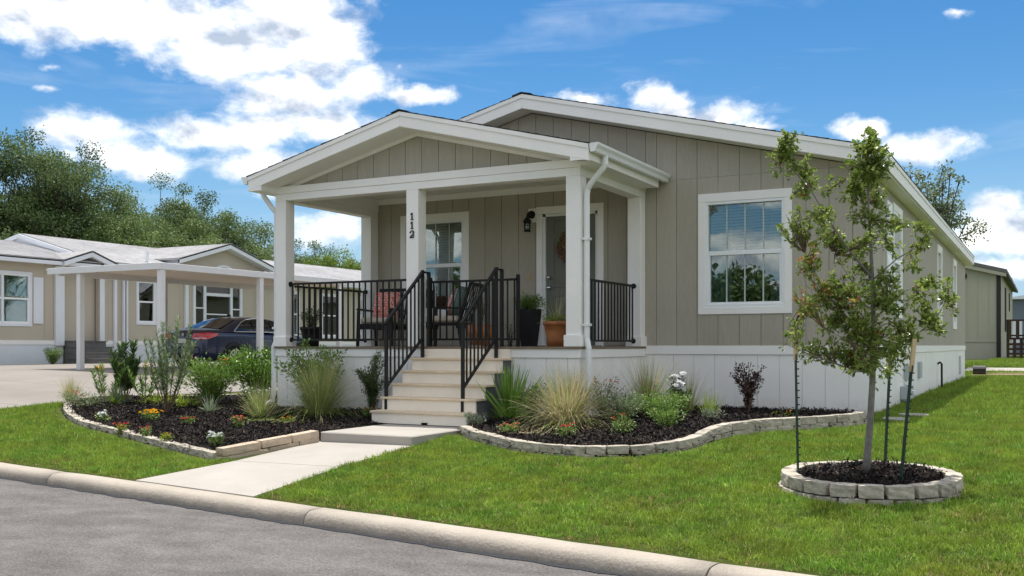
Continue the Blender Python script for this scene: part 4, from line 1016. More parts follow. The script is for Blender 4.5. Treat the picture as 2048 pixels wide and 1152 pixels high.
# ------------------------------------------------------------------ neighbour house, carport, car
def build_neighbour():
    X = -29.4; f = .35
    TF = lambda u, d, z: (X + d, u, z)
    NB = thing('neighbour_house', (X, 28, .35), 'long tan manufactured house with pale grey roof and white trim behind the carport', 'house')
    YA, YE = 16.0, 48.0; FZ = 1.17
    wA = (19.6, 21.72, 1.62, 3.40); wB = (26.0, 26.95, 1.76, 3.44); bay = (28.75, 31.45, 1.75, 3.50); wD = (33.6, 35.1, 1.35, 3.4); wE = (36.6, 38.0, 1.35, 3.4); wF = (39.5, 41.0, 1.5, 3.4)
    holes = [(a + .05, b - .05, c + .05, d - .05) for a, b, c, d in (wA, wB, bay, wD, wE, wF)]
    m = MB(TF)
    for (a, b, p, q) in cells(YA, 22.9, FZ, 3.75, holes): m.box(a, b, -.15, 0, p, q)
    m.build('wall', 'plaster', NB); m = MB(TF)
    for (a, b, p, q) in cells(24.35, YE, FZ, 3.85, holes): m.box(a, b, -.15, 0, p, q)
    m.build('wall', 'plaster', NB)
    m = MB(TF); m.box(22.9, 24.35, -1.7, -1.6, FZ, 3.75); m.box(22.8, 22.9, -1.6, -.15, FZ, 3.75); m.box(24.35, 24.45, -1.6, -.15, FZ, 3.75); m.build('porch_recess', 'greyStep', NB)
    MB(TF).box(23.25, 24.1, -1.6, -1.56, FZ, 3.2).build('door', 'door', NB)
    m = MB(TF); m.box(22.9, 24.35, -1.6, -.02, FZ - .1, FZ); m.build('porch_floor', 'greyStep', NB)
    m = MB(TF); m.box(YA, 22.9, -.12, .012, 0, FZ - .001); m.box(24.35, YE, -.12, .012, 0, FZ - .001); m.build('skirting', 'nbwhite', NB)
    m = MB(TF); m.box(YA, 22.9, .013, .03, FZ - .14, FZ); m.box(24.35, YE, .013, .03, FZ - .14, FZ); m.build('skirt_band', 'white', NB)
    MB().box(-38.6, -29.6, YA + .1, YE, .0, 3.6).build('house_back', 'plaster', NB)
    def roomfix():
        pass
    # vertical battens
    for u in [17.2, 18.4, 22.2, 24.75, 25.6, 27.3, 28.1, 32.2, 32.8, 35.8, 38.8, 42, 44]: MB(TF).box(u, u + .05, .001, .012, FZ + .002, 3.7).build('batten', 'plaster', NB)
    for u, w, d in ((22.55, .34, .10), (24.38, .2, .04), (28.30, .16, .10), (32.35, .14, .10)): MB(TF).box(u, u + w, .013, d, 1.0, 3.75).build('corner_trim', 'nbwhite', NB)
    for u in (24.95, 25.35, 25.5): MB(TF).box(u, u + (.12 if u < 25 else .06), .013, .10, .5, 3.5).build('downspout', 'nbwhite', NB)
    window(NB, TF, *wA, cas=.09, label='wide white window with shutter', munt=0, blinds=.0, curtains=True, casing='nbwhite')
    m = MB(TF); m.box(20.62, 20.70, -.05, .03, 1.70, 3.30); m.build('mullion', 'nbwhite', NB)
    m = MB(TF); m.box(21.76, 22.12, .013, .04, 1.72, 3.25); m.box(21.81, 22.07, .04, .048, 1.8, 2.42); m.box(21.81, 22.07, .04, .048, 2.5, 3.17); m.build('shutter', 'nbwhite', NB)
    window(NB, TF, *wB, cas=.08, munt=0, blinds=1.0, curtains=False, casing='nbwhite', glass='glassd')
    for q in (wD, wE, wF): window(NB, TF, *q, cas=.08, munt=0, blinds=.0, curtains=True, casing='nbwhite', glass='glassd')
    # bay: one casing, three lights
    a, b, z0, z1 = bay
    m = MB(TF); m.box(a, b, .0, .06, z1 - .1, z1); m.box(a, b, 0, .06, z0, z0 + .1)
    for u in (a, a + .56, b - .68, b - .12): m.box(u, u + .12, 0, .055, z0 + .1, z1 - .1)
    m.box(a + .68, b - .68, 0, .05, 2.97, 3.09); m.box(a + .68, b - .68, 0, .05, 2.22, 2.27); m.box(a + .12, a + .56, 0, .05, 2.45, 2.5); m.box(b - .56, b - .12, 0, .05, 2.45, 2.5)
    bw = m.build('window', 'nbwhite', NB, label='three part picture window under the gable')
    for (p, q, r, s) in ((a + .12, a + .56, z0 + .1, z1 - .1), (b - .56, b - .12, z0 + .1, z1 - .1), (a + .68, b - .68, z0 + .1, z1 - .1)):
        MB(TF).box(p, q, -.02, -.015, r, s).build('pane', 'glass', bw)
        n = MB(TF); z = s
        while z > r: n.add([(p, -.10, z), (q, -.10, z), (q, -.07, z - .04), (p, -.07, z - .04)], [(0, 1, 2, 3)]); z -= .055
        n.build('blind', 'blind', bw, kind='stuff')
    # half round louvre in the gable
    m = MB(TF); n = 14; c = (30.42, 3.86)
    for i in range(n):
        t0, t1 = math.pi * i / n, math.pi * (i + 1) / n; r0, r1 = .48, .62
        m.add([(c[0] + r * math.cos(t), d, c[1] + r * .62 * math.sin(t)) for d in (.0, .05) for t in (t0, t1) for r in (r0, r1)], [(0, 1, 3, 2), (4, 6, 7, 5), (0, 4, 5, 1), (2, 3, 7, 6), (1, 5, 7, 3), (0, 2, 6, 4)])
    m.build('arch_trim', 'nbwhite', NB)
    m = MB(TF); m.add([(c[0] + .48 * math.cos(math.pi * i / 14), .006, c[1] + .3 * math.sin(math.pi * i / 14)) for i in range(15)], [tuple(range(15))]); m.build('arch_pane', 'glassd', NB)
    # roofs -------------------------------------------------------------
    def gable_y(y0, y1, xe0, xe1, xr, ze, zr, name='roof'):
        m = MB(); m.prism([(xe0, ze), (xr, zr), (xe1, ze), (xe1, ze - .06), (xe0, ze - .06)], y0, y1, 1); m.build(name, 'nbshingle', NB)
        for xe in (xe0, xe1): shingles(NB, xr, zr + .006, (zr - ze) / abs(xe - xr), xe, y0, y1, 1, 'nbshingle', expo=.16, th=.014)
    gable_y(YA - .3, 24.2, -38.9, -28.95, -33.6, 3.86, 4.83); gable_y(24.2, YE + .4, -38.6, -28.95, -33.4, 3.92, 5.13)
    MB().prism([(-38.6, 3.86), (-33.4, 5.07), (-28.95, 3.86), (-28.95, 3.70), (-38.6, 3.70)], 24.16, 24.198, 1).build('gable_end', 'nbwhite', NB)
    m = MB()
    for a, b in (((-38.6, 3.90), (-33.4, 5.11)), ((-33.4, 5.11), (-28.95, 3.90))): m.prism([a, b, (b[0], b[1] - .16), (a[0], a[1] - .16)], 24.10, 24.158, 1)
    m.build('rake_board', 'nbwhite', NB, kind='stuff')
    m = MB(TF); m.box(YA - .3, 24.19, .36, .45, 3.68, 3.84); m.box(24.2, YE + .4, .36, .46, 3.74, 3.90); m.build('gutter', 'nbwhite', NB)
    m = MB(TF); m.box(YA - .3, YE + .4, -.15, .358, 3.70, 3.735); m.build('soffit', 'nbwhite', NB)
    MB().box(-36.5, -33.0, 17.5, 21.9, 4.90, 4.96).build('solar_panel', 'black', NB)
    def gable_x(ya, yb, zr, ze, xf, xb, wall, name):   # gable facing +X
        ym = (ya + yb) / 2
        m = MB(); m.prism([(ya, ze), (ym, zr), (yb, ze), (yb, ze - .05), (ym, zr - .05), (ya, ze - .05)], xb, xf, 0); m.build(name, 'nbshingle', NB)
        sl = (zr - ze) / (ym - ya)
        for ye in (ya, yb):
            shingles(NB, ym, zr + .006, sl, ye, xb, xf + .01, 1, 'nbshingle', expo=.16, th=.014, axis='x')
        for s, ye in ((-1, ya), (1, yb)):
            MB().prism([(ym + s * .001, zr - .01), (ye, ze - .01), (ye, ze - .2), (ym + s * .001, zr - .2)], xf - .04, xf, 0).build('rake_board', 'nbwhite', NB)
            MB().prism([(ym + s * .001, zr - .19), (ye, ze - .19), (ye, ze - .21), (ym, zr - .21)], wall, xf - .041, 0).build('rake_soffit', 'nbwhite', NB)
        for ye in (ya + .22, yb - .28): MB().prism([(wall - 2.4, 3.9), (wall + .02, 3.7), (wall + .02, ze + .05), (wall - 2.4, ze + .05)], ye, ye + .06, 1).build('cheek', 'nbwhite', NB)
        MB().prism([(ya + .3, 3.5), (yb - .3, 3.5), (yb - .3, ze + .3 * sl - .2), (ym, zr - .2), (ya + .3, ze + .3 * sl - .2)], wall - .1, wall + .015, 0).build('gable_wall', 'plaster', NB)
    gable_x(27.75, 33.05, 5.10, 4.32, -29.0, -35, X, 'gable_roof')
    gable_x(22.55, 24.75, 4.24, 3.86, -28.85, -31.5, X + .02, 'entry_roof')
    m = MB(); m.tube([(-29.6, 26.7, 4.0), (-29.6, 26.7, 4.5)], .06, 10); m.build('vent_pipe', 'nbwhite', NB)
    # steps
    S = thing('entry_steps', (-28.6, 23.6, .36), 'grey wooden entry steps at the recessed door of the tan neighbour house', 'steps')
    for i in range(4):
        z = .36 + .2 * i; x1 = -28.0 - .32 * i
        MB().box(-29.38, x1, 22.95, 24.3, z, z + .17).build('riser', 'greyStep', S); MB().box(-29.4, x1 + .04, 22.93, 24.34, z + .17, z + .2).build('tread', 'greyStep', S)
build_neighbour()

def build_carport():
    C = thing('carport', (-20.5, 20, .3), 'white metal carport with corrugated roof over the navy sedan', 'carport')
    x0, x1, y0, y1, zb, zt = -22.75, -18.7, 17.25, 26.5, 2.83, 2.99
    m = MB(); m.box(x0, x1, y0, y0 + .05, zb, zt); m.box(x1 - .05, x1, y0 + .051, y1, zb, zt); m.build('fascia_beam', 'pan', C, bevel=.006)
    m = MB(); m.box(x0 - .05, x0, y0, y1, zb + .10, zt - .02); m.build('edge_trim', 'pan', C)
    # corrugated pans running across
    vs = []; n = int((y1 - y0 - .06) / .05)
    for i in range(n + 1):
        y = y0 + .055 + i * .05; z = zb + .11 + (.035 if (i // 2) % 2 else 0); vs += [(x0 - .18, y, z), (x1 - .055, y, z + .02)]
    MB().add(vs, [(2 * i, 2 * i + 1, 2 * i + 3, 2 * i + 2) for i in range(n)]).build('roof_pan', 'panunder', C, kind='stuff')
    m = MB(); m.box(x0 + .3, x0 + .38, y0 + .06, y1, zb - .04, zb + .10); m.build('purlin', 'pan', C)
    for (x, y) in ((-21.65, y0 + .06), (-18.80, y0 + .06), (-18.80, 20.75), (-18.8, 24.2), (-22.4, 20.75), (-22.4, 25.5)):
        b = ter(x, y); p = MB().box(x - .07, x + .07, y, y + .14, b - .05, zb - .002).build('post', 'pan', C, bevel=.006)
build_carport()

def wheel(parent, x, y, z, r, w, side):
    t = MB(); t.tube([(x - w / 2, y, z), (x - w / 2 + .02, y, z), (x + w / 2 - .02, y, z), (x + w / 2, y, z)], [r * .94, r, r, r * .94], 28)
    o = t.build('wheel', 'rubber', parent, smooth=False)
    xs = x + side * (w / 2 + .004); m = MB(); m.tube([(xs - side * .02, y, z), (xs, y, z)], r * .64, 24); m.build('rim_well', 'cardark', o)
    m = MB()
    for k in range(10):
        a = 2 * math.pi * k / 10; m.bar((xs + side * .012, y, z), (xs + side * .006, y + math.cos(a) * r * .62, z + math.sin(a) * r * .62), .045, .02, up=(1, 0, 0))
    n = 28
    for k in range(n):
        a, b = 2 * math.pi * k / n, 2 * math.pi * (k + 1) / n; m.bar((xs + side * .008, y + math.cos(a) * r * .64, z + math.sin(a) * r * .64), (xs + side * .008, y + math.cos(b) * r * .64, z + math.sin(b) * r * .64), .03, .03, up=(1, 0, 0))
    m.build('rim', 'chrome', o)

def build_car():
    cx, cy, cz = -20.65, 19.85, ter(-20.5, 21) + .01
    K = thing('parked_car', (cx, cy, cz), 'dark navy blue sedan parked nose-in under the white carport', 'car')
    # stations: y, half width, sill z, belt z, top (deck/hood) z
    st = [(0.0, .66, .36, .60, .80), (.04, .78, .30, .80, .96), (.14, .85, .26, .90, 1.065), (.35, .895, .22, .95, 1.10), (.75, .91, .20, .955, 1.10), (1.3, .915, .20, .95, 1.07), (2.1, .915, .19, .93, 1.03), (3.0, .915, .19, .91, 1.0), (3.7, .905, .20, .88, .98), (4.3, .87, .22, .80, .88), (4.65, .78, .26, .68, .76), (4.82, .62, .34, .56, .64)]
    vs = []; k = 12
    for (y, w, zs, zb, zt) in st:
        half = [(0, zs), (w * .86, zs), (w * .97, zs + .10), (w, zs + .30 * (zb - zs) + .05), (w * 1.0, zs + .62 * (zb - zs)), (w * .985, zb), (w * .93, zb + .45 * (zt - zb)), (w * .80, zt - .012), (w * .4, zt + .004), (0, zt + .008)]
        ring = half + [(-x, z) for x, z in half[-2:0:-1]]
        vs += [(cx + x, cy + y, cz + z) for x, z in ring]; k = len(ring)
    fs = [(i * k + j, i * k + (j + 1) % k, (i + 1) * k + (j + 1) % k, (i + 1) * k + j) for i in range(len(st) - 1) for j in range(k)] + [tuple(range(k)), tuple(range((len(st) - 1) * k, len(st) * k))]
    MB().add(vs, fs).build('body', 'carpaint', K, smooth=True, subsurf=2)
    # cabin: roof skin and glass
    prof = [(.62, 1.085), (1.0, 1.24), (1.38, 1.385), (1.75, 1.455), (2.25, 1.475), (2.75, 1.45), (3.15, 1.33), (3.55, 1.16), (3.85, 1.03)]
    def hw(z): return .86 - (z - 1.0) * .48
    vs = []; k = 0
    for (y, z) in prof:
        zb = min(1.0, z - .02); r = [(-hw(zb) - .02, zb), (-hw(z - .10), z - .10), (-hw(z) + .08, z - .03), (-.3, z + .004), (.3, z + .004), (hw(z) - .08, z - .03), (hw(z - .10), z - .10), (hw(zb) + .02, zb)]
        vs += [(cx + x, cy + y, cz + zz) for x, zz in r]; k = len(r)
    fs = [(i * k + j, i * k + j + 1, (i + 1) * k + j + 1, (i + 1) * k + j) for i in range(len(prof) - 1) for j in range(k - 1)]
    MB().add(vs, fs).build('cabin', 'carpaint', K, smooth=True, subsurf=1)
    gl = mat('tinted_car_glass', (.012, .013, .014), .04, .7)
    def quad(pts, name, m_, off=(0, 0, 0), parent=K, smooth=False):
        return MB().add([(cx + p[0] + off[0], cy + p[1] + off[1], cz + p[2] + off[2]) for p in pts], [tuple(range(len(pts)))]).build(name, m_, parent, smooth=smooth)
    # rear glass follows the slope, raised a hair
    def rg(x, y, z): return (x, y, z)
    n = 8; vs = []
    for i in range(n + 1):
        t = i / n; y = .66 + t * .76; z = np.interp(y, [p[0] for p in prof], [p[1] for p in prof]) + .012 - .012 * (1 - abs(2 * t - 1)); w = .66 - .12 * t
        for j in range(5): x = -w + 2 * w * j / 4; vs.append((cx + x, cy + y - .012, cz + z - .055 * (x / w) ** 2 * (.5 + t * .3) + .012))
    MB().add(vs, [(i * 5 + j, i * 5 + j + 1, (i + 1) * 5 + j + 1, (i + 1) * 5 + j) for i in range(n) for j in range(4)]).build('rear_window', gl, K, smooth=True)
    for s in (1, -1):
        def sx(z): return s * (hw(z) + .012 + (.012 if z < 1.1 else .018))
        P = [(1.05, 1.03), (1.20, 1.13), (1.42, 1.27), (1.62, 1.345), (1.78, 1.36), (1.78, 1.03)]
        quad([(sx(z), y, z) for y, z in P], 'side_window', gl)
        P = [(1.83, 1.03), (1.83, 1.365), (2.3, 1.385), (2.5, 1.375), (2.5, 1.03)]; quad([(sx(z), y, z) for y, z in P], 'side_window', gl)
        P = [(2.56, 1.03), (2.56, 1.37), (2.8, 1.34), (3.15, 1.22), (3.45, 1.06), (3.45, 1.03)]; quad([(sx(z), y, z) for y, z in P], 'side_window', gl)
        m = MB(); ch = [(1.0, 1.02), (1.17, 1.13), (1.40, 1.285), (1.62, 1.365), (1.95, 1.40), (2.35, 1.41), (2.75, 1.375), (3.15, 1.25), (3.5, 1.06)]
        for a, b in zip(ch, ch[1:]): m.bar((cx + sx(a[1]) + s * .006, cy + a[0], cz + a[1]), (cx + sx(b[1]) + s * .006, cy + b[0], cz + b[1]), .014, .018)
        m.bar((cx + sx(1.02) + s * .012, cy + 1.0, cz + 1.018), (cx + sx(1.02) + s * .012, cy + 3.5, cz + 1.018), .014, .018); m.build('chrome_trim', 'chrome', K)
        # tail lamp wraps the corner
        pts = [(.36, -.01, .83), (.60, .005, .79), (.80, .10, .80), (.895, .36, .90), (.88, .40, .96), (.80, .16, .985), (.62, .035, .975), (.42, .015, .965)]
        c = Vector((.64, .06, .89)); vs = []
        for p in pts: v = Vector(p); d = (v - Vector((.3, .8, v.z))).normalized() * .045; vs.append((cx + s * (v.x + d.x), cy + v.y + d.y, cz + v.z))
        cc = (cx + s * (.70 + .05), cy + .055 - .03, cz + .885); vs.append(cc)
        m = MB(); m.add(vs, [(i, (i + 1) % 8, 8) for i in range(8)]); tl = m.build('tail_lamp', 'taillight', K, smooth=True)
        q = [(.44, -.022, .825), (.60, -.008, .80), (.80, .075, .812), (.80, .070, .845), (.60, -.016, .842), (.44, -.024, .855)]
        MB().add([(cx + s * (a + .012), cy + b - .024, cz + c_) for a, b, c_ in q], [tuple(range(6))]).build('reversing_lens', 'clearlens', tl)
        # arch and wheels
        for y in (.98, 3.80):
            m = MB(); m.tube([(cx + s * .80, cy + y, cz + .335), (cx + s * .928, cy + y, cz + .335)], .395, 32); m.build('wheel_arch', 'cardark', K)
            wheel(K, cx + s * .835, cy + y, cz + .32, .325, .21, s)
        for y in (1.80, 2.53): MB().bar((cx + s * .917, cy + y, cz + .30), (cx + s * .905, cy + y, cz + .93), .006, .004).build('door_gap', 'cardark', K)
        for y in (1.95, 2.68): MB().bar((cx + s * .93, cy + y, cz + .84), (cx + s * .93, cy + y + .17, cz + .85), .03, .025).build('door_handle', 'chrome', K, bevel=.006)
        m = MB(); m.box(cx + s * .98 - .09, cx + s * .98 + .09, cy + 3.05, cy + 3.20, cz + .98, cz + 1.12); m.build('side_mirror', 'carpaint', K, bevel=.03)
    MB().box(cx - .60, cx + .60, cy - .03, cy + .05, cz + .40, cz + .60).build('bumper', 'carpaint', K, bevel=.03)
    m = MB(); m.box(cx - .26, cx + .26, cy - .030, cy + .03, cz + .68, cz + .84); m.build('plate_recess', 'cardark', K)
    pl = MB().box(cx - .155, cx + .155, cy - .042, cy - .031, cz + .695, cz + .825).build('licence_plate', 'plate', K, bevel=.004)
    e = MB(); e.tube([(cx, cy + .005, cz + .935), (cx, cy - .012, cz + .93)], .045, 16); e.build('badge', 'chrome', K)
    m = MB(); m.prism([(1.62, 1.455), (1.82, 1.47), (1.74, 1.535), (1.70, 1.535)], -.02, .02, 0); m.v = [(cx + a, cy + b, cz + c) for a, b, c in m.v]; m.build('antenna_fin', 'cardark', K)
    m = MB(); m.tube([(cx + .5, cy - .03, cz + .30), (cx + .5, cy + .1, cz + .30)], .04, 12); m.build('tailpipe', 'chrome', K)
build_car()

# ------------------------------------------------------------------ houses at the right and across the street
def build_right():
    g = .33
    B = thing('beige_house', (-5, 52, g), 'olive-beige house with dark corner trim beyond the end of the side yard', 'house')
    x1, y0, y1 = -1.85, 50.0, 69.0
    MB().box(-9, x1, y0, y1, g - .2, 4.35).build('wall', 'plaster2', B)
    MB().prism([(-9, 4.35), (x1, 4.35), (-5.4, 5.3)], y0, y1, 1).build('gable_wall', 'plaster2', B)
    m = MB(); m.box(-9, x1 + .03, y0 - .03, y0 - .001, 1.15, 1.24); m.build('band', 'plaster2', B)
    m = MB(); m.box(x1 - .13, x1 + .03, y0 - .05, y0 - .001, g, 4.3); m.box(x1 + .001, x1 + .04, y0, y0 + .35, g, 4.3); m.build('corner_trim', 'darkwood', B)
    m = MB(); m.box(-3.90, -3.62, y0 - .05, y0 - .001, 1.45, 4.05); m.build('door_trim', 'darkwood', B)
    for u in (-3.2, -2.75, -2.3): MB().box(u, u + .02, y0 - .012, y0 - .001, 1.25, 4.3).build('batten', 'plaster2', B)
    m = MB(); m.box(x1, x1 + .05, 56, 57.0, 1.7, 3.9); m.build('window', 'darkwood', B); 
    m = MB(); m.box(x1, x1 + .05, 62.2, 62.6, 2.9, 3.9); m.build('window', 'darkwood', B)
    m = MB(); m.lathe((0, 0, 0), [(.17, 0), (.15, .06), (.08, .12)], 14); m.v = [(-3.35 + a, y0 - c, 4.15 + b) for a, b, c in m.v]; m.build('gable_lamp', 'cardark', B)
    for s, xe in ((1, x1 + .3), (-1, -9.3)):
        ze = 4.33
        MB().prism([(-5.4, 5.42), (xe, ze + .06), (xe, ze - .10), (-5.4, 5.26)], y0 - .3, y1 + .3, 1).build('roof', 'greyStep', B)
    MB().prism([(-5.4, 5.25), (x1 + .27, 4.22), (x1 + .27, 4.06), (-5.4, 5.09)], y0 - .28, y0 - .24, 1).build('rake_board', 'plaster2', B)
    # scraps on the eave and deck with railing
    for y, z in ((58.5, 4.5), (65, 4.5)): MB().box(x1 + .1, x1 + .28, y, y + .6, z - .08, z + .04).build('roof_vent', 'vinyl', B)
    D = thing('wooden_deck', (-.6, 48.5, g), 'dark brown wooden deck with railing and lattice skirt beside the beige house', 'deck')
    dx0, dx1, dy = -1.55, 3.2, 49.0; dz = 1.27
    MB().box(dx0, dx1, dy, dy + 2.4, dz, dz + .08).build('floor', 'brown', D)
    m = MB()
    m.box(dx0, dx1, dy, dy + .08, 2.06, 2.14); m.box(dx0, dx1, dy + .08, dy + .12, 1.40, 1.47); m.build('rail', 'brown', D)
    for x in np.arange(dx0 + .05, dx1, .32): MB().box(x, x + .14, dy - .03, dy - .001, dz, 2.06).build('picket', 'brown', D)
    for x in (dx0 + .0, -.2, 1.2, dx1 - .1): MB().box(x, x + .11, dy + .121, dy + .22, g - .1, 2.14).build('post', 'brown', D)
    m = MB()
    for x in np.arange(dx0, dx1, .26): m.box(x, x + .12, dy + .02, dy + .04, g - .05, dz)
    for z in np.arange(g + .05, dz - .05, .21): m.box(dx0, dx1, dy + .042, dy + .06, z, z + .09)
    m.build('lattice', 'brown', D, kind='stuff')
    F = thing('blue_grey_house', (2, 84, g), 'distant blue-grey house with white eave at the right edge', 'house')
    MB().box(-2.75, 14, 84, 98, 0, 4.55).build('wall', 'bluegrey', F)
    MB().prism([(-3.0, 4.45), (14.4, 4.45), (6.0, 6.2)], 83.6, 98.4, 1).build('roof', 'nbwhite', F)
    m = MB(); m.box(-2.35, -1.6, 83.94, 84, 1.2, 2.9); m.build('window', 'nbwhite', F)
    # things in the side yard
    for (x, y, w, l, lab) in ((-1.66, 13.35, .34, .22, 'nearer pale stepping stone in the grass beside the house'), (-1.55, 14.25, .42, .20, 'farther pale stepping stone in the grass beside the house')):
        m = MB(); n = 9; rr = random.Random(int(y)); P = [(x + w / 2 * math.cos(2 * math.pi * i / n) * rr.uniform(.85, 1.1), y + l * math.sin(2 * math.pi * i / n) * rr.uniform(.85, 1.1)) for i in range(n)]
        z = ter(x, y); m.prism(P, z - .02, z + .045, 2); m.build('stepping_stone', 'concrete', label=lab, cat='stepping stone', group='stepping stones', bevel=.008)
    for (a, b, y, z, ang, lab) in ((-2.0, 1.2, 33.0, .10, .05, 'nearer weathered board lying in the grass past the house'), (-2.0, .6, 33.9, .12, -.04, 'farther weathered board lying in the grass past the house')):
        m = MB(); m.bar((a, y, z), (b, y + ang * 8, z + .05), .30, .06); m.build('board', 'stakewood', label=lab, cat='board', group='boards in the grass')
    m = MB(); m.tube([(-1.95, 33.2, .24), (-1.6, 33.2, .24)], [.16, .16], 14)
    m.build('hose_reel', 'cardark', label='small dark drum lying on its side at the far corner of the house', cat='drum')
    A = thing('opposite_house', (-20, -27, -.3), 'tan house with white eave across the street behind the viewer', 'house')
    MB().box(-34, -6, -33, -24, -.3, 2.9).build('wall', 'plaster', A); MB().prism([(-33.6, 2.9), (-28.5, 4.6), (-23.4, 2.9)], -34.5, -5.5, 0).build('roof', 'nbshingle', A)
    MB().box(-34.5, -5.5, -23.5, -23.38, 2.72, 2.98).build('eave_board', 'white', A)
    for x in (-30, -24, -17, -11): MB().box(x, x + 1.4, -24.0, -23.93, .9, 2.3).build('window', 'cardark', A)
build_right()

# ------------------------------------------------------------------ vegetation
RNG = np.random.default_rng(42)
def stems_mesh(name, lines, radii, m_, parent, n=5):
    m = MB()
    for l, r in zip(lines, radii): m.tube(l, r, n, cap=False)
    return m.build(name, m_, parent, smooth=True, kind='stuff')
def bush(name, label, x, y, w, h, L, W, n, leaf, cat='shrub', stems=9, spread=1.0, up=.35, group=None, flower=None, stemmat='twig', leafstart=.15, bottom=.0, seed=None, z0=None, droop=0.0, clump=None):
    rng = np.random.default_rng(seed if seed is not None else abs(hash((round(x, 2), round(y, 2)))) % 9999)
    z = (ter(x, y) + .045) if z0 is None else z0
    T = thing(name, (x, y, z), label, cat, group)
    lines = []; rad = []; tips = []
    pts = []; dirs = []
    for s in range(stems):
        a = 2 * math.pi * (s + rng.uniform(-.3, .3)) / stems; rr = w / 2 * spread * math.sqrt(rng.uniform(.12, 1.0)); hh = h * rng.uniform(.68, 1.0) * (1 - .25 * (rr / (w / 2)) ** 2)
        e = np.array([x + rr * math.cos(a), y + rr * math.sin(a), z + hh]); b = np.array([x + rng.uniform(-.03, .03), y + rng.uniform(-.03, .03), z - .02])
        k = 6; ln = []
        for i in range(k + 1):
            t = i / k; p = b * (1 - t) + e * t; bend = math.sin(t * math.pi) * .12 * h
            p = p + np.array([-math.cos(a) * bend * .5, -math.sin(a) * bend * .5, bend * .35]) + rng.normal(size=3) * .012 * h * (t > 0); ln.append(p)
        lines.append([tuple(p) for p in ln]); r0 = .006 + .006 * h; rad.append([r0 * (1 - .75 * i / k) for i in range(k + 1)])
        m = max(1, n // stems); t = leafstart + (1 - leafstart) * rng.random(m) ** .8
        ia = np.clip((t * k).astype(int), 0, k - 1); fr = (t * k - ia)[:, None]; LN = np.array(ln)
        P = LN[ia] * (1 - fr) + LN[ia + 1] * fr; ax = unit(LN[ia + 1] - LN[ia])
        out = unit(rng.normal(size=(m, 3))); cr = (clump if clump is not None else .16 * w)
        off = out * (cr * rng.random((m, 1)) ** .6) * (.45 + .6 * np.sin(np.clip(t, 0, 1) * 2.6))[:, None]; off[:, 2] *= .7
        P = P + off; P[:, 2] = np.maximum(P[:, 2], z + bottom + .01)
        D = unit(out * .9 + ax * up + np.array([0, 0, up * .6 - droop])); pts.append(P); dirs.append(D)
    P = np.concatenate(pts); D = np.concatenate(dirs)
    V, F = leaf_arr(P, D, L * rng.uniform(.6, 1.15, len(P)), W * rng.uniform(.7, 1.1, len(P)), rng)
    stems_mesh('stems', lines, rad, stemmat, T)
    qmesh('foliage', V, F, leaf, T, rng.random(len(F)) ** 2.2)
    if flower:
        fm, fn, fs = flower; add_flowers(T, P, fm, fn, fs, rng, z, h)
    return T
def add_flowers(T, P, fm, fn, fs, rng, z, h, name='flowers'):
    idx = np.argsort(-(P[:, 2] + rng.random(len(P)) * h * .35))[:fn * 3]; idx = rng.choice(idx, min(fn, len(idx)), replace=False)
    C = P[idx] + np.array([0, 0, fs * .3]); pv = []; 
    for c in C:
        k = 6; a = np.arange(k) * 2 * math.pi / k + rng.random(); tilt = rng.normal(size=2) * .3
        D = np.stack([np.cos(a), np.sin(a), .25 + tilt[0] * np.cos(a) + tilt[1] * np.sin(a)], 1)
        V, F = leaf_arr(np.repeat(c[None], k, 0), D, fs * .62, fs * .5, rng, .05); pv.append((V, F, np.zeros(k)))
        V, F = leaf_arr(np.repeat(c[None] + np.array([[0, 0, fs * .12]]), k, 0), D + np.array([0, 0, .9]), fs * .4, fs * .34, rng, .05); pv.append((V, F, np.zeros(k)))
    V, F, _ = merge(pv); return qmesh(name, V, F, fm, T)
def grassclump(name, label, x, y, h, spread, n, matA='strawG', matB='strawA', fB=.4, W=.006, cat='grass', group=None, lean=.75, base=.05, droop=.8, z0=None, seed=None, low=.0):
    rng = np.random.default_rng(seed if seed is not None else int(abs(x * 1000 + y * 77)) % 99991); z = (ter(x, y) + .04) if z0 is None else z0
    T = thing(name, (x, y, z), label, cat, group)
    for nm, mt_, k in (('blades', matA, int(n * (1 - fB))), ('dry_blades', matB, int(n * fB))):
        if k < 3: continue
        a = rng.uniform(0, 2 * math.pi, k); r = base * np.sqrt(rng.random(k)); ti = np.abs(rng.normal(size=k)) * lean * .5; ti = np.clip(ti, 0, 1.45)
        ti = np.where(rng.random(k) < low, rng.uniform(.9, 1.5, k), ti)
        D = np.stack([np.cos(a) * np.sin(ti), np.sin(a) * np.sin(ti), np.cos(ti)], 1) + rng.normal(size=(k, 3)) * .06
        B = np.stack([x + r * np.cos(a), y + r * np.sin(a), np.full(k, z)], 1)
        L = h * rng.uniform(.55, 1.12, k) * (1 + .1 * np.sin(ti)); dr = droop * rng.uniform(.3, 1.2, k) * (.35 + np.sin(ti))
        V, F, m = blades(B, D, L, np.full(k, W) * rng.uniform(.6, 1.3, k), dr, rng, 5)
        V[:, 2] = np.maximum(V[:, 2], z - .01 + rng.random(len(V)) * .02)
        qmesh(nm, V, F, mt_, T, np.repeat(rng.random(k), 5))
    return T
def posy(label, x, y, w, h, petal, fn, fs, leaf='leafmid', n=230, group=None, cat='flower', L=.035):
    return bush('flowering_plant', label, x, y, w, h, L, L * .55, n, leaf, cat, stems=7, up=.2, flower=(petal, fn, fs), group=group, leafstart=.05, clump=.25 * w)

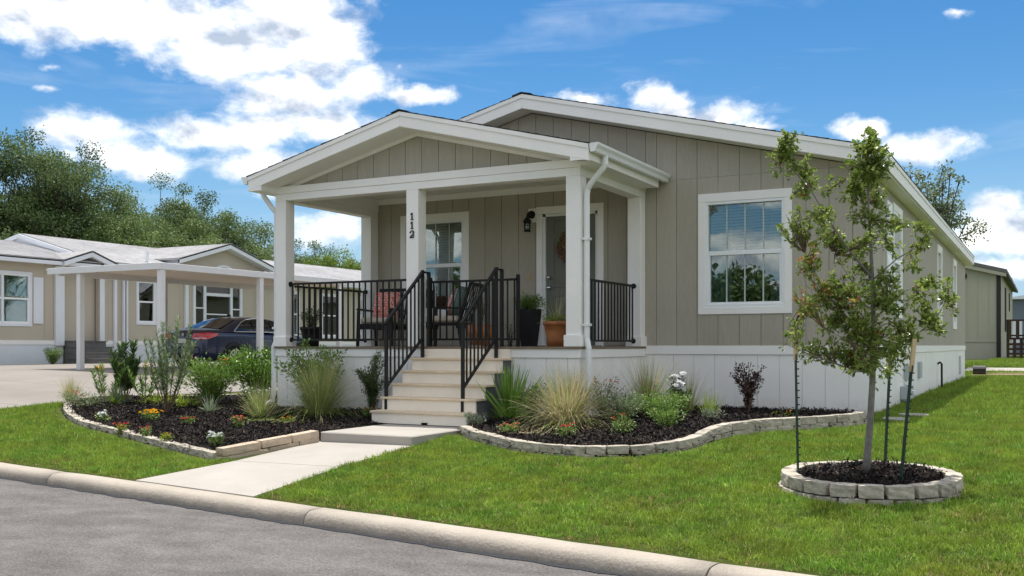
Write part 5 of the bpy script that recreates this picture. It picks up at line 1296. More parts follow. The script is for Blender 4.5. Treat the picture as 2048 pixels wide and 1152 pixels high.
# left bed
grassclump('fountain_grass', 'small tan fountain grass at the far left tip of the left bed', -14.2, 11.2, .46, .5, 260, 'strawG', 'strawA', .6, group='ornamental grasses')
bush('trailing_shrub', 'low grey-green trailing plant with salmon blooms behind the left stone edging', -13.35, 10.85, .85, .28, .03, .013, 900, 'leafgrey', stems=12, flower=('petals', 9, .035), spread=1.1)
bush('trailing_shrub', 'grey-green low plant with dusky stems at the far left bed corner', -13.95, 11.05, .55, .28, .03, .013, 500, 'leafgrey', stems=9)
grassclump('liriope', 'pale green liriope clump with arching blades in the left bed', -13.15, 11.25, .34, .5, 330, 'leafsilver', 'leaflime', .35, W=.011, lean=1.3, droop=.8)
def spiky(label, x, y, w, h, ns, leaf, L, seed, cat='shrub', den=110, name='upright_shrub', flower=None):
    rng = np.random.default_rng(seed); z = ter(x, y) + .04; T = thing(name, (x, y, z), label, cat); lines = []; rad = []; P = []; D = []
    for s in range(ns):
        a = 2 * math.pi * s / ns + rng.uniform(-.3, .3); rr = w / 2 * rng.uniform(.25, 1); hh = h * rng.uniform(.6, 1.0); k = 6
        ln = [np.array([x + rr * math.cos(a) * (i / k) ** .8, y + rr * math.sin(a) * (i / k) ** .8, z + hh * i / k]) + rng.normal(size=3) * .006 for i in range(k + 1)]
        lines.append([tuple(p) for p in ln]); rad.append([.009 * (1 - .6 * i / k) for i in range(k + 1)]); LN = np.array(ln)
        t = .3 + .7 * rng.random(den); ia = np.clip((t * k).astype(int), 0, k - 1); fr = (t * k - ia)[:, None]; p = LN[ia] * (1 - fr) + LN[ia + 1] * fr
        b = rng.uniform(0, 2 * math.pi, den); d = np.stack([np.cos(b) * .75, np.sin(b) * .75, .45 + .7 * t], 1); P.append(p); D.append(d)
    P = np.concatenate(P); D = np.concatenate(D); V, F = leaf_arr(P, D, L * rng.uniform(.6, 1.1, len(P)), L * .13, rng)
    stems_mesh('stems', lines, rad, 'twig', T); qmesh('foliage', V, F, leaf, T, rng.random(len(F)) ** 1.8)
    if flower: add_flowers(T, P, *flower, rng, z, h)
    return T
spiky('dark green upright spiky shrub with whorled narrow leaves in the left bed', -13.3, 11.55, .50, .98, 9, 'leafdark', .15, 4, den=210)
spiky('low leaning yellow-flowered stems left of the dark spiky shrub', -13.4, 11.25, .8, .70, 5, 'leafmid', .11, 5, den=110, flower=('petaly', 7, .06))
spiky('leaning yellow-tipped green stems right of the dark spiky shrub', -12.8, 11.5, .8, .72, 5, 'leafmid', .11, 6, den=110, flower=('petaly', 4, .05))
bush('groundcover', 'bright lime-green low clump behind the airy shrub', -12.5, 11.6, .8, .17, .05, .018, 620, 'leaflime', stems=12, spread=1.0, cat='ground plant')
bush('groundcover', 'bright lime-green low clump right of the airy shrub', -11.75, 11.35, .55, .16, .05, .018, 380, 'leaflime', stems=10, spread=1.0, cat='ground plant')
spiky('tall airy multi-stemmed shrub with thin grey-green leaves in the left bed', -11.5, 10.75, 1.0, 1.42, 15, 'leafgrey', .10, 7, den=170)
bush('green_shrub', 'bushy green shrub with a few orange blooms before the navy car', -11.55, 11.7, 1.0, .84, .065, .026, 3400, 'leafmid', stems=16, up=.7, flower=('petalo', 6, .04))
grassclump('dianella', 'sprawling silver-green bladed plant at the foot of the orange-bloomed shrub', -10.85, 10.95, .30, .4, 90, 'leafsilver', 'leafgrey', .3, W=.014, lean=1.5, droop=.5, cat='plant')
bush('green_shrub', 'large glossy green shrub left of the porch corner', -11.15, 12.3, 1.2, 1.02, .058, .034, 4300, 'leafgloss', stems=18, up=.4)
bush('flowering_shrub', 'pink-white blooms low between the glossy shrub and the porch', -10.55, 11.55, .55, .42, .035, .016, 420, 'leafgrey', stems=8, flower=('petalw', 14, .035))
grassclump('fountain_grass', 'medium green fountain grass left of the largest one', -9.42, 10.45, .56, .5, 420, 'strawG', 'strawA', .3, lean=1.0, droop=.7, group='ornamental grasses')
grassclump('fountain_grass', 'largest green fountain grass in front of the porch skirting', -8.78, 10.9, .90, .8, 1500, 'strawG', 'strawA', .25, lean=1.2, droop=1.0, base=.09, low=.12, group='ornamental grasses')
bush('green_shrub', 'leafy green shrub with arching right branch behind the largest fountain grass', -9.30, 11.42, 1.05, 1.08, .055, .03, 2800, 'leafmid', stems=14, up=.4, clump=.1)
bush('evergreen_shrub', 'slim dark grey-green shrub left of the porch steps', -8.25, 11.4, .50, .95, .035, .014, 3600, 'leafdark', stems=12, up=.8)
posy('white flowers on a small green mound, leftmost in the left bed', -11.65, 9.72, .20, .16, 'petalw', 16, .045, group='bedding flowers')
posy('yellow-orange flowers on a rounded green mound in the left bed', -11.0, 9.95, .30, .20, 'petaly', 14, .05, group='bedding flowers')
posy('small plant with a deep pink bloom, leftmost of three near the front edging', -10.5, 9.05, .17, .15, 'petalp', 7, .035, 'leaflime', 130, group='bedding flowers')
posy('small plant with one pink bloom, middle of three near the front edging', -9.8, 8.82, .16, .14, 'petalp', 5, .034, 'leafmid', 120, group='bedding flowers')
posy('low yellow-green plant with a tiny pink bloom, right of three near the front edging', -9.22, 8.6, .18, .12, 'petalp', 2, .03, 'leaflime', 120, group='bedding flowers')
posy('white flowers on a small mound near the front corner of the left bed', -8.25, 8.42, .19, .19, 'petalw', 15, .045, group='bedding flowers')
posy('small red-pink blooms below the airy shrub', -10.15, 9.85, .22, .13, 'petalp', 8, .034, 'leafmid', 150, group='bedding flowers')
posy('red and salmon blooms in the middle of the left bed', -9.15, 9.72, .24, .18, 'petals', 10, .036, 'leafmid', 170, group='bedding flowers')
posy('small plant with one red bloom in front of the largest fountain grass', -8.72, 10.2, .18, .13, 'petalr', 3, .034, 'leaflime', 110, group='bedding flowers')
posy('small red bloom beside the left foot of the porch steps', -8.05, 11.0, .20, .16, 'petalr', 4, .035, 'leafmid', 110, group='bedding flowers')
# right bed
bush('lavender', 'grey-green lavender-like mound at the right foot of the porch steps', -6.02, 10.35, .30, .24, .03, .01, 700, 'leafsilver', stems=10, up=.6, cat='plant')
posy('salmon-pink flowers on a green mound, leftmost in the right bed', -5.32, 9.98, .26, .17, 'petals', 10, .032, group='bedding flowers')
posy('pink and red flowers in front of the big tan grass', -4.55, 9.82, .28, .19, 'petalp', 6, .034, group='bedding flowers')
posy('leafy plant with one coral bloom right of the big tan grass', -4.05, 10.15, .28, .24, 'petalr', 2, .035, 'leafmid', 260, group='bedding flowers')
grassclump('fountain_grass', 'big tan fountain grass in front of the right porch post', -4.92, 10.62, .74, .9, 2200, 'strawG', 'strawA', .66, lean=1.35, droop=1.15, base=.12, low=.12, group='ornamental grasses')
grassclump('fountain_grass', 'wispy grey-tan grass behind the green shrubs at the right of the porch', -4.62, 12.45, .78, .6, 520, 'strawG', 'strawA', .5, lean=.9, droop=.7, group='ornamental grasses')
grassclump('fountain_grass', 'thin green-tan grass behind the white flowers', -4.25, 13.0, .62, .5, 200, 'strawG', 'strawA', .4, lean=1.0, droop=.6, group='ornamental grasses')
bush('evergreen_shrub', 'dark green shrub between the yucca and the big tan grass', -5.78, 11.45, .50, .55, .035, .018, 1300, 'leafdark', stems=10)
bush('flowering_shrub', 'twiggy shrub with orange and pink blooms against the porch skirting', -4.95, 11.75, .62, .58, .03, .013, 900, 'leafgrey', stems=16, flower=('petals', 16, .035), leafstart=.25)
bush('flowering_shrub', 'small orange-yellow seed heads above the big tan grass', -5.12, 11.45, .26, .62, .03, .013, 160, 'leafmid', stems=6, flower=('petalo', 14, .035), leafstart=.4)
bush('green_shrub', 'left low blue-green shrub in the right bed', -4.50, 11.2, .72, .44, .04, .017, 2000, 'leafgrey', stems=14, up=.6)
bush('green_shrub', 'right rounded bright green shrub in the right bed', -4.10, 11.55, .75, .46, .035, .021, 2700, 'leafmid', stems=16, up=.3)
bush('green_shrub', 'small light green shrub nearest the curved border', -3.78, 10.8, .46, .28, .032, .018, 1000, 'leafmid', stems=10)
bush('flowering_plant', 'tall plant topped with white flowers near the wall', -4.22, 12.5, .34, .56, .045, .024, 800, 'leafdark', 'flower', stems=8, flower=('petalw', 34, .075), group='bedding flowers')
grassclump('green_grass', 'small bright green grass tuft near the wall', -3.78, 12.45, .36, .3, 130, 'strawG', 'leaflime', .3, W=.008, lean=.7, droop=.3)
bush('groundcover', 'small grey-green mound in front of the bright grass tuft', -3.60, 11.95, .34, .20, .022, .012, 560, 'leafsilver', stems=10, cat='ground plant')
bush('burgundy_shrub', 'burgundy-leaved upright shrub against the white skirting', -3.52, 13.35, .50, .82, .042, .020, 1150, 'leafburg', stems=15, up=.8, leafstart=.12, clump=.055)
posy('tiny orange-green seedling near the wavy border', -2.92, 12.75, .26, .10, 'petalo', 3, .02, 'leaflime', 60, group='bedding flowers')
bush('green_shrub', 'small round shrub beside the neighbour\'s grey steps', -28.6, 21.9, .72, .66, .05, .028, 1500, 'leafmid', stems=14, z0=.36)

def yucca(x, y):
    z = ter(x, y) + .04; T = thing('yucca', (x, y, z), 'stiff fan-bladed green yucca right of the porch steps', 'plant'); rng = np.random.default_rng(77); protos = []
    for k in range(5):
        V, F, n = blades(np.zeros((1, 3)), np.array([[0, .0, 1.]]), np.array([.70]), np.array([.044]), np.array([.05 + .05 * k]), rng, 5)
        V = V.copy(); V[:, 1] += 0; me = bpy.data.meshes.new('blade'); me.from_pydata([tuple(v) for v in V], [], [tuple(f) for f in F]); me.materials.append(MT['leafyucca'])
        a = me.attributes.new('v', 'FLOAT', 'FACE'); a.data.foreach_set('value', [k / 5.] * len(me.polygons)); protos.append(me)
    for i in range(110):
        o = bpy.data.objects.new('blade', protos[i % 5]); link(o, T); ti = abs(rng.normal()) * .40 + (.0 if i % 6 else .8); ti = min(ti, 1.35)
        o.rotation_euler = (Matrix.Rotation(rng.uniform(0, 6.283), 4, 'Z') @ Matrix.Rotation(ti, 4, 'X')).to_euler()
        s = rng.uniform(.75, 1.1); o.scale = (s, s, s * (1 if ti < .8 else .7)); o.location = (rng.uniform(-.04, .04), rng.uniform(-.04, .04), 0)
yucca(-5.95, 11.15)

# ------------------------------------------------------------------ the young tree in the ring, with its stakes
def px3(px, py, t, dd=0.0):
    u = (px - 1024) / 2010.0; v = (691 - py) / 2010.0; t = t + dd; return np.array([(u * CT - ST) * t, (u * ST + CT) * t, 1 + v * t])
def young_tree():
    t0 = 8.05; rng = np.random.default_rng(5)
    T = thing('young_oak_tree', (-1.25, 8.4, ter(-1.25, 8.4) + .08), 'slender young oak tree with sparse small leaves inside the stone ring', 'tree')
    tr = [px3(x, y, t0) for x, y in ((1732, 952), (1735, 905), (1740, 850), (1745, 760), (1747, 640), (1744, 540), (1738, 430), (1735, 340), (1740, 265))]
    m = MB(); m.tube([tuple(p) for p in tr], [.036, .029, .026, .024, .019, .0145, .010, .007, .003], 12); m.build('trunk', 'bark', T, smooth=True)
    limbs = [  # px polyline, depth at the tip
        ([(1744, 555), (1700, 500), (1650, 430), (1605, 350), (1572, 285)], -.15, .011), ([(1650, 430), (1600, 440), (1568, 445)], -.10, .006), ([(1625, 385), (1580, 330), (1545, 325)], -.2, .005),
        ([(1746, 690), (1700, 640), (1650, 580), (1612, 505)], .2, .009), ([(1670, 600), (1625, 600), (1605, 612)], .25, .005),
        ([(1746, 745), (1690, 735), (1620, 705), (1560, 680)], -.25, .009), ([(1747, 640), (1800, 590), (1850, 560), (1905, 612)], .15, .008),
        ([(1745, 560), (1790, 520), (1835, 490), (1858, 458)], -.2, .007), ([(1746, 700), (1810, 690), (1870, 640), (1895, 600)], -.1, .008),
        ([(1747, 620), (1700, 590), (1680, 540)], .3, .006), ([(1742, 500), (1770, 450), (1790, 420)], .2, .005), ([(1738, 420), (1710, 390), (1690, 350)], .15, .005),
        ([(1746, 660), (1790, 640), (1800, 700)], .35, .006), ([(1747, 650), (1700, 680), (1650, 660)], -.4, .006), ([(1744, 580), (1700, 560), (1660, 500)], .3, .006)]
    lines = []; rad = []; LP = []
    for pl, dd, r in limbs:
        k = len(pl); ln = [px3(x, y, t0, dd * i / (k - 1)) + (rng.normal(size=3) * .008 if i else 0) for i, (x, y) in enumerate(pl)]
        lines.append([tuple(p) for p in ln]); rad.append([r * (1 - .8 * i / (k - 1)) for i in range(k)])
        for a, b in zip(ln, ln[1:]):
            for s in np.linspace(0, 1, 8): LP.append(a * (1 - s) + b * s)
    for a, b in zip(tr[4:], tr[5:]):
        for s in np.linspace(0, 1, 8): LP.append(a * (1 - s) + b * s)
    LP = np.array(LP)
    cl = [(1578, 290, 24, 40), (1560, 318, 26, 34), (1600, 330, 26, 36), (1618, 365, 24, 36), (1595, 385, 18, 16), (1655, 372, 20, 14), (1570, 445, 22, 26), (1600, 440, 24, 34), (1640, 432, 30, 44), (1660, 462, 26, 36), (1690, 480, 26, 30),
          (1735, 300, 30, 62), (1722, 335, 30, 60), (1752, 345, 30, 64), (1738, 280, 14, 18), (1765, 320, 18, 30), (1730, 375, 26, 44), (1705, 395, 22, 24), (1755, 400, 22, 28), (1740, 265, 9, 8), (1725, 430, 22, 26), (1775, 440, 26, 34), (1800, 450, 16, 18), (1760, 480, 26, 30), (1710, 500, 28, 36),
          (1625, 510, 22, 24), (1612, 540, 22, 22), (1635, 565, 26, 30), (1608, 590, 22, 26), (1612, 618, 20, 26), (1650, 600, 30, 34), (1675, 570, 30, 38), (1690, 610, 34, 52), (1730, 580, 30, 40), (1775, 560, 30, 40), (1700, 650, 36, 60), (1745, 640, 36, 62), (1660, 640, 26, 36), (1790, 610, 34, 52),
          (1848, 470, 20, 24), (1842, 500, 16, 14), (1830, 530, 18, 18), (1868, 560, 16, 14), (1890, 585, 22, 22), (1908, 612, 16, 14), (1850, 590, 30, 36), (1840, 630, 30, 38), (1870, 640, 22, 20), (1880, 660, 14, 12), (1810, 660, 34, 52), (1770, 690, 36, 60), (1730, 710, 34, 52), (1690, 695, 32, 44), (1650, 700, 28, 34), (1610, 700, 24, 26), (1575, 685, 20, 22), (1590, 665, 14, 10), (1790, 720, 28, 36), (1740, 745, 26, 32), (1700, 730, 22, 22), (1770, 750, 14, 12), (1760, 600, 30, 40), (1720, 540, 24, 30), (1640, 480, 20, 18), (1790, 500, 18, 16)]
    P = []; D = []; red = []; tw = []; twr = []
    for (x, y, r, n) in cl:
        n = int(n * 4.3); dd = rng.uniform(-.38, .38) * (.5 if y < 420 else 1); c = px3(x, y, t0, dd); R_ = r * 1.22 * t0 / 2010
        base = LP[np.argmin(((LP - c) ** 2).sum(1))]
        for q in range(max(2, n // 10)):
            e = c + unit(rng.normal(size=(1, 3)))[0] * R_ * rng.uniform(.5, 1.0); mid = base * .45 + e * .55 + rng.normal(size=3) * .02
            tw.append([tuple(base), tuple(mid), tuple(e)]); twr.append([.0036, .0026, .0013]); k = 10
            s = rng.uniform(.30, 1.05, k)[:, None]; p = np.where(s < .5, base + (mid - base) * s * 2, mid + (e - mid) * (s * 2 - 1)); d = unit(rng.normal(size=(k, 3)) + (e - base) / np.linalg.norm(e - base) * .7 + np.array([0, 0, .15]))
            P.append(p + d * .004); D.append(d); red.append(np.full(k, (x < 1650 and 495 < y < 625) or rng.random() < .02))
    P = np.concatenate(P); D = np.concatenate(D); red = np.concatenate(red) & (rng.random(len(P)) < .22)
    def lobed(P, D):
        n = len(P); L = rng.uniform(.030, .060, n); V1, F1 = leaf_arr(P, D, L, L * .42, rng, .1); D = unit(D); S = unit(np.cross(D, rng.normal(size=(n, 3)))); out = [(V1, F1, rng.random(n) ** 2)]
        for sg in (1, -1):
            for f0, f1 in ((.35, .42), (.62, .34)):
                V, F = leaf_arr(P + D * (L * f0)[:, None], D * .8 + S * sg, L * f1, L * .22, rng, .1); out.append((V, F, out[0][2]))
        return merge(out)
    V, F, v = lobed(P[~red], D[~red]); qmesh('foliage', V, F, 'oakleaf', T, v)
    V, F, v = lobed(P[red], D[red]); qmesh('rust_leaves', V, F, 'redleaf', T, v)
    stems_mesh('limbs', lines, rad, 'bark', T, 7); stems_mesh('twigs', tw, twr, 'twig', T, 4)
    # stakes
    for (bx, by, tx, ty, tt, lab) in ((1597, 935, 1590, 655, 8.12, 'dark green notched stake with wooden top, leftmost of three round the young tree'), (1768, 925, 1783, 672, 8.50, 'dark green notched stake with wooden top standing behind the trunk'), (1797, 975, 1829, 678, 7.60, 'leaning dark green notched stake with wooden top, right of the trunk')):
        b = px3(bx, by, tt); b[2] = ter(b[0], b[1]) + .02; u0 = px3(tx, ty, tt); S = thing('tree_stake', tuple(b), lab, 'stake', 'stakes round the young tree')
        b, u0 = Vector(b), Vector(u0); mid = b.lerp(u0, .83); right = Vector((CT, ST, 0)); fw = Vector((-ST, CT, 0))
        m = MB(); m.bar(b - Vector((0, 0, .1)), mid, .042, .008, up=tuple(right)); m.bar(b - Vector((0, 0, .1)) + right * .004, mid + right * .004, .006, .03, up=tuple(right)) if False else None
        m.bar(b + fw * .014 - Vector((0, 0, .1)), mid + fw * .014, .006, .026, up=tuple(fw)); m.build('metal_post', 'stake', S)
        m = MB()
        for i in range(17):
            p = b.lerp(mid, .06 + i * .055); m.bar(p - fw * .012 + right * .008, p - fw * .006 + right * .019, .014, .010)
        m.build('studs', 'stake', S, kind='stuff')
        m = MB(); m.bar(mid - (mid - b).normalized() * .05, u0, .030, .024, up=tuple(fw)); m.build('wooden_top', 'stakewood', S, bevel=.002)
    W_ = thing('tie_wire', tuple(px3(1790, 745, 8.0)), 'short twisted wire tie between the trunk and the right stake', 'wire')
    m = MB(); m.tube([tuple(px3(x, y, 8.0 - .4 * (x > 1790))) for x, y in ((1786, 742), (1800, 748), (1812, 768), (1820, 780), (1830, 782))], .004, 5); m.build('wire', 'chrome', W_)
young_tree()

# ------------------------------------------------------------------ background trees
def bigtree(label, x, y, h, cr, cb, n, leaf, seed, leafL=.135, nclump=60, g=.35, trunk_r=.16, elong=1.0, name='tree', group='trees behind the neighbour house', clr=(.55, 1.05), fill=.5):
    rng = np.random.default_rng(seed); T = thing(name, (x, y, g), label, 'tree', group)
    cz = g + (cb + h) / 2; rz = (h - cb) / 2
    # clump centres in an uneven crown
    C = []
    lob = [(rng.uniform(0, 6.28), rng.uniform(-.7, .9), rng.uniform(.75, 1.15)) for _ in range(7)]
    while len(C) < nclump:
        d = unit(rng.normal(size=(1, 3)))[0]; k = 1.0
        az = math.atan2(d[1], d[0])
        for (la, le, lr) in lob: k *= 1 + (lr - 1) * math.exp(-((az - la + math.pi) % (2 * math.pi) - math.pi) ** 2 - (d[2] - le) ** 2 * 2)
        r = rng.random() ** fill * k
        r = min(r, 1.02)
        C.append([x + d[0] * cr * r * (1 - .25 * max(0, d[2])), y + d[1] * cr * r, cz + d[2] * rz * r * elong])
    C = np.array(C); CR = rng.uniform(*clr, nclump) * cr * .26
    m = MB(); top = (x + rng.uniform(-.3, .3), y, g + h * .8)
    m.tube([(x, y, g - .2), (x + .1, y, g + h * .25), (x - .05, y + .1, g + h * .5), top], [trunk_r * 1.3, trunk_r, trunk_r * .7, trunk_r * .2], 8); m.build('trunk', 'darkbark', T, smooth=True)
    lines = []; rad = []
    for i in range(0, nclump, 1):
        t = rng.uniform(.28, .7); s = np.array([x, y, g + h * t * min(1, (C[i][2] - g) / (h * .6))]); e = C[i]; mid = (s + e) / 2 + np.array([0, 0, -.05 * h]) + rng.normal(size=3) * .15
        lines.append([tuple(s), tuple(mid), tuple(e)]); rad.append([trunk_r * .32, trunk_r * .2, .02])
    stems_mesh('limbs', lines, rad, 'darkbark', T, 4)
    wgt = CR ** 2; ci = rng.choice(nclump, n, p=wgt / wgt.sum()); d = unit(rng.normal(size=(n, 3))); rr = rng.random((n, 1)) ** .42
    # finer sub clumps give ragged outlines
    sub = unit(rng.normal(size=(n, 3))) * .22 * cr * .26 * np.abs(rng.normal(size=(n, 1)))
    P = C[ci] + d * CR[ci][:, None] * rr * np.array([1.1, 1.1, .75]) + sub
    D = unit(d * .5 + rng.normal(size=(n, 3)) * .8)
    V, F = leaf_arr(P, D, leafL * rng.uniform(.6, 1.2, n), leafL * .6, rng, .15)
    cv = rng.random(nclump)
    qmesh('crown', V, F, leaf, T, np.clip(.55 * cv[ci] ** 1.5 + .45 * rng.random(n) ** 2, 0, 1))
    return T
def tree_at(px, top, X, cr, cb, n, leaf, seed, label, **k):
    u = (px - 1024) / 2010.; t = X / (u * CT - ST); y = (u * ST + CT) * t; h = 1 + (691 - top) / 2010. * t - .35
    return bigtree(label, X, y, h, cr, cb, n, leaf, seed, **k)
tree_at(-28, 262, -43, 2.9, 2.2, 26250, 'treeleaf', 101, 'tall dark tree cut off by the left edge of the photo', nclump=101)
tree_at(108, 252, -42, 3.0, 3.6, 35000, 'treeleaf', 102, 'tallest loose-crowned tree rising above the roofs at the left', nclump=114, fill=.65)
tree_at(70, 395, -45, 4.2, 1.5, 26250, 'treeleaf', 103, 'low dense tree filling in under the tallest tree', nclump=94)
tree_at(205, 352, -43, 3.3, 1.8, 28000, 'treeleaf2', 104, 'broad mid-green tree right of the tallest tree', nclump=101)
tree_at(300, 352, -45, 3.1, 1.6, 27000, 'treeleaf', 105, 'narrow grey-green tree with gaps in its top, left of the twin one', nclump=95, fill=.7)
tree_at(385, 352, -45, 2.9, 2.2, 28000, 'treeleaf', 106, 'tree with an upswept ragged top above the tan gable', nclump=74, fill=.75)
tree_at(262, 418, -39.5, 3.0, 1.5, 22750, 'treeleaf2', 107, 'rounded olive tree low behind the grey ridge', nclump=81)
tree_at(345, 425, -40, 2.9, 1.5, 22750, 'treeleaf2', 108, 'dense olive tree behind the middle of the grey roof', nclump=81)
tree_at(440, 402, -43, 3.0, 1.5, 24500, 'treeleaf2', 109, 'yellowish-green tree sloping down toward the porch', nclump=87)
tree_at(512, 440, -44, 3.2, 1.2, 24500, 'treeleaf', 110, 'green tree just left of the porch post', nclump=87)
tree_at(575, 462, -45, 3.0, 1.0, 21000, 'treeleaf', 111, 'dark tree seen right of the left porch post', nclump=74)
tree_at(628, 476, -46, 3.0, 1.0, 19250, 'treeleaf', 112, 'smaller dark tree seen in the porch opening', nclump=67)
tree_at(682, 498, -41, 3.0, 1.0, 22750, 'treeyellow', 113, 'bright yellow-green tree seen through the porch opening', nclump=74)
tree_at(150, 430, -40.5, 3.2, 1.2, 22750, 'treeleaf', 114, 'dark low tree behind the left gable end', nclump=81)
bigtree('sparse grey-green tree rising behind the right end of the main roof', -3.65, 39.0, 7.9, 2.1, 2.6, 6500, 'treesparse', 203, leafL=.12, nclump=75, trunk_r=.07, group=None, fill=.8, clr=(.3, .75))
for i_, (x_, y_, h_, lb_) in enumerate(((-37, -20, 6.5, 'green tree across the street, far left of the opposite house'), (-27, -17, 5.6, 'green tree across the street, before the left half of the opposite house'),
                           (-19.5, -18, 6.2, 'green tree across the street, before the middle of the opposite house'), (-12, -17, 5.4, 'green tree across the street, before the right half of the opposite house'),
                           (-4, -19, 6.0, 'green tree across the street, just right of the opposite house'), (5, -22, 6.5, 'green tree across the street, far right of the opposite house'))):
    bigtree(lb_, x_, y_, h_ * .92, 3.9, .3, 6500, 'treeleaf', 301 + i_, leafL=.34, nclump=45, g=-.3, group='trees across the street')

def distant_wood():
    rng = np.random.default_rng(55); n = 42000; t = rng.random(n); k = 130; ki = rng.integers(0, k, n)
    cx = -150 + 142 * rng.random(k); cy = 104 + 14 * rng.random(k) + .0 * cx; ch = rng.uniform(4.5, 8.5, k); cw = rng.uniform(2.5, 4.5, k)
    d = unit(rng.normal(size=(n, 3))); q = rng.random((n, 1)) ** .4
    P = np.stack([cx[ki], cy[ki], .2 + ch[ki] * .5], 1) + d * q * np.stack([cw[ki], cw[ki], ch[ki] * .55], 1)
    V, F = leaf_arr(P, d + rng.normal(size=(n, 3)) * .5, .55 * rng.uniform(.6, 1.3, n), .4, rng, .1)
    qmesh('distant_wood', V, F, 'treeleaf', None, rng.random(n) ** 2, label='far-off band of dark green woodland on the horizon behind the houses', cat='woodland')
distant_wood()

# ------------------------------------------------------------------ lawn grass
def build_grass():
    col = bpy.data.collections.new('grass_tufts'); rng = np.random.default_rng(9)
    for k in range(9):
        n = 15; a = rng.uniform(0, 6.28, n); r = .045 * np.sqrt(rng.random(n)); ti = rng.uniform(.1, .95, n); b = rng.uniform(0, 6.28, n)
        B = np.stack([r * np.cos(a), r * np.sin(a), np.full(n, -.004)], 1); D = np.stack([np.cos(b) * np.sin(ti), np.sin(b) * np.sin(ti), np.cos(ti)], 1)
        V, F, m = blades(B, D, rng.uniform(.022, .058, n), rng.uniform(.0034, .0066, n), rng.uniform(.2, .9, n), rng, 2)
        o = qmesh('tuft', V, F, 'grassblade' if k < 8 else 'drygrass', var=np.repeat(rng.random(n) ** 2, 2)); o.name = 'tuft_%d' % k; COL.objects.unlink(o); col.objects.link(o)
    def region(x0, x1, y0, y1, dens, name, label, far=False, scl=(.8, 1.3)):
        n = int((x1 - x0) * (y1 - y0) * dens); X = rng.uniform(x0, x1, n); Y = rng.uniform(y0, y1, n)
        k = Y > 7.19 - .1505 * (X + 10.27) + .03
        for poly, d in ((LB_POLY, .12), (RB_POLY, .12), (RINGP, .07)): k &= ~(inpoly(X, Y, poly) | (distpoly(X, Y, poly) < d - .01))
        k &= ~((X > -7.66 + .1 * (Y < 7.4)) & (X < -6.16) & (Y < 10.7) & (Y > 8.0)); k &= ~((X > -7.78 + np.clip((Y - 6.7) * .17, 0, .3)) & (X < -5.98 - np.clip((Y - 6.7) * .13, 0, .2)) & (Y < 9.5))
        k &= ~((X < -5.1) & (X > -7.6) & (Y > 11))
        k &= ~((X < XR + .02) & (X > -10.5) & (Y > 13.9) & (Y < YB)); k &= ~((X < -14.92 + np.clip(Y - 8.6, 0, 2.2) * .113 + np.clip(Y - 10.8, 0, 2.5) * .26 + np.clip(Y - 13.3, 0, 30) * .4) & (Y > 8.6))
        k &= ~((Y > 36.1) & (Y < 38.1))
        # in view only
        xx = X * CT + Y * ST; zz = -X * ST + Y * CT; k &= (zz > 1) & (np.abs(xx / np.maximum(zz, .1)) < .78)
        dist = np.hypot(X, Y); k &= rng.random(n) < np.clip((11.0 / np.maximum(dist, 1)) ** (1.3 if far else 1.0), .12, 1)
        X, Y = X[k], Y[k]; m = len(X); Z = terv(X, Y)
        s = rng.uniform(*scl, m) * np.clip(np.hypot(X, Y) / 12, 1, 2.2); 
        dk = Y - (7.19 - .1505 * (X + 10.27)); s *= np.clip(.5 + dk * 3, .5, 1)
        gn_scatter(name, np.stack([X, Y, Z], 1), np.stack([rng.normal(size=m) * .12, rng.normal(size=m) * .12, rng.uniform(0, 6.28, m)], 1), s, np.where(rng.random(m) < .025 + .16 * np.clip(np.sin(X * 1.7 + np.sin(Y * 1.3) * 2) * np.sin(Y * 2.1 + np.cos(X * .9) * 1.5) - .35, 0, 1) + .25 * (dk < .10), 8, rng.integers(0, 8, m)), col, label=label, cat='grass')
        return m
    a = region(-16, -7, 6.3, 12, 620, 'grass', 'mown green grass between the kerb and the left flower bed')
    b = region(-7, 5, 5, 14.5, 700, 'grass', 'mown green front lawn around the round stone ring')
    c = region(-3, 9, 14.5, 50, 420, 'grass', 'green side lawn along the right wall of the house', True)
    print('tufts', a, b, c)
build_grass()

# ------------------------------------------------------------------ porch things
def pot(name, label, x, y, r0, r1, h, m_, sq=False, cat='pot', group=None, rim=True, belly=0):
    T = thing(name, (x, y, DZ), label, cat, group)
    if sq: pr = [(r0, 0), (r1, h), (r1 * .9, h), (r1 * .86, h - .04)]; n = 4
    else:
        pr = [(r0, 0), (r0 * 1.02 + belly * .6, h * .3), ((r0 + r1) / 2 + belly, h * .55)] + ([(r1 * .97, h * .84), (r1 * 1.07, h * .845), (r1 * 1.08, h)] if rim else [(r1, h)]) + [(r1 * .95, h), (r1 * .9, h - .05)]; n = 28
    MB().lathe((x, y, DZ), pr, n, sq).build('planter', m_, T, smooth=not sq)
    rr = (r1 * (.62 if sq else .88)); MB().lathe((x, y, DZ + h - .06), [(rr, 0), (rr, .015)], 12).build('soil', 'soil', T)
    return T
pot('potted_shrub', 'black pot with a small dark green shrub behind the left railing', -9.95, 12.15, .12, .16, .30, 'blackpot')
bush('potted_greenery', 'small dark green shrub growing in the black pot behind the left railing', -9.95, 12.15, .40, .36, .035, .018, 800, 'leafdark', 'plant', stems=10, z0=DZ + .26)
pot('tall_planter', 'tall tapered black square planter holding a fern beside the door', -6.86, 13.45, .13, .20, .56, 'blackpot', True)
bush('fern', 'bushy green fern in the tall black planter', -6.86, 13.45, .55, .26, .05, .014, 1500, 'leafmid', 'plant', stems=16, z0=DZ + .52, up=.2)
pot('terracotta_pot', 'terracotta pot with trailing yellow-green plant beside the right post', -5.78, 12.12, .12, .165, .34, 'terra')
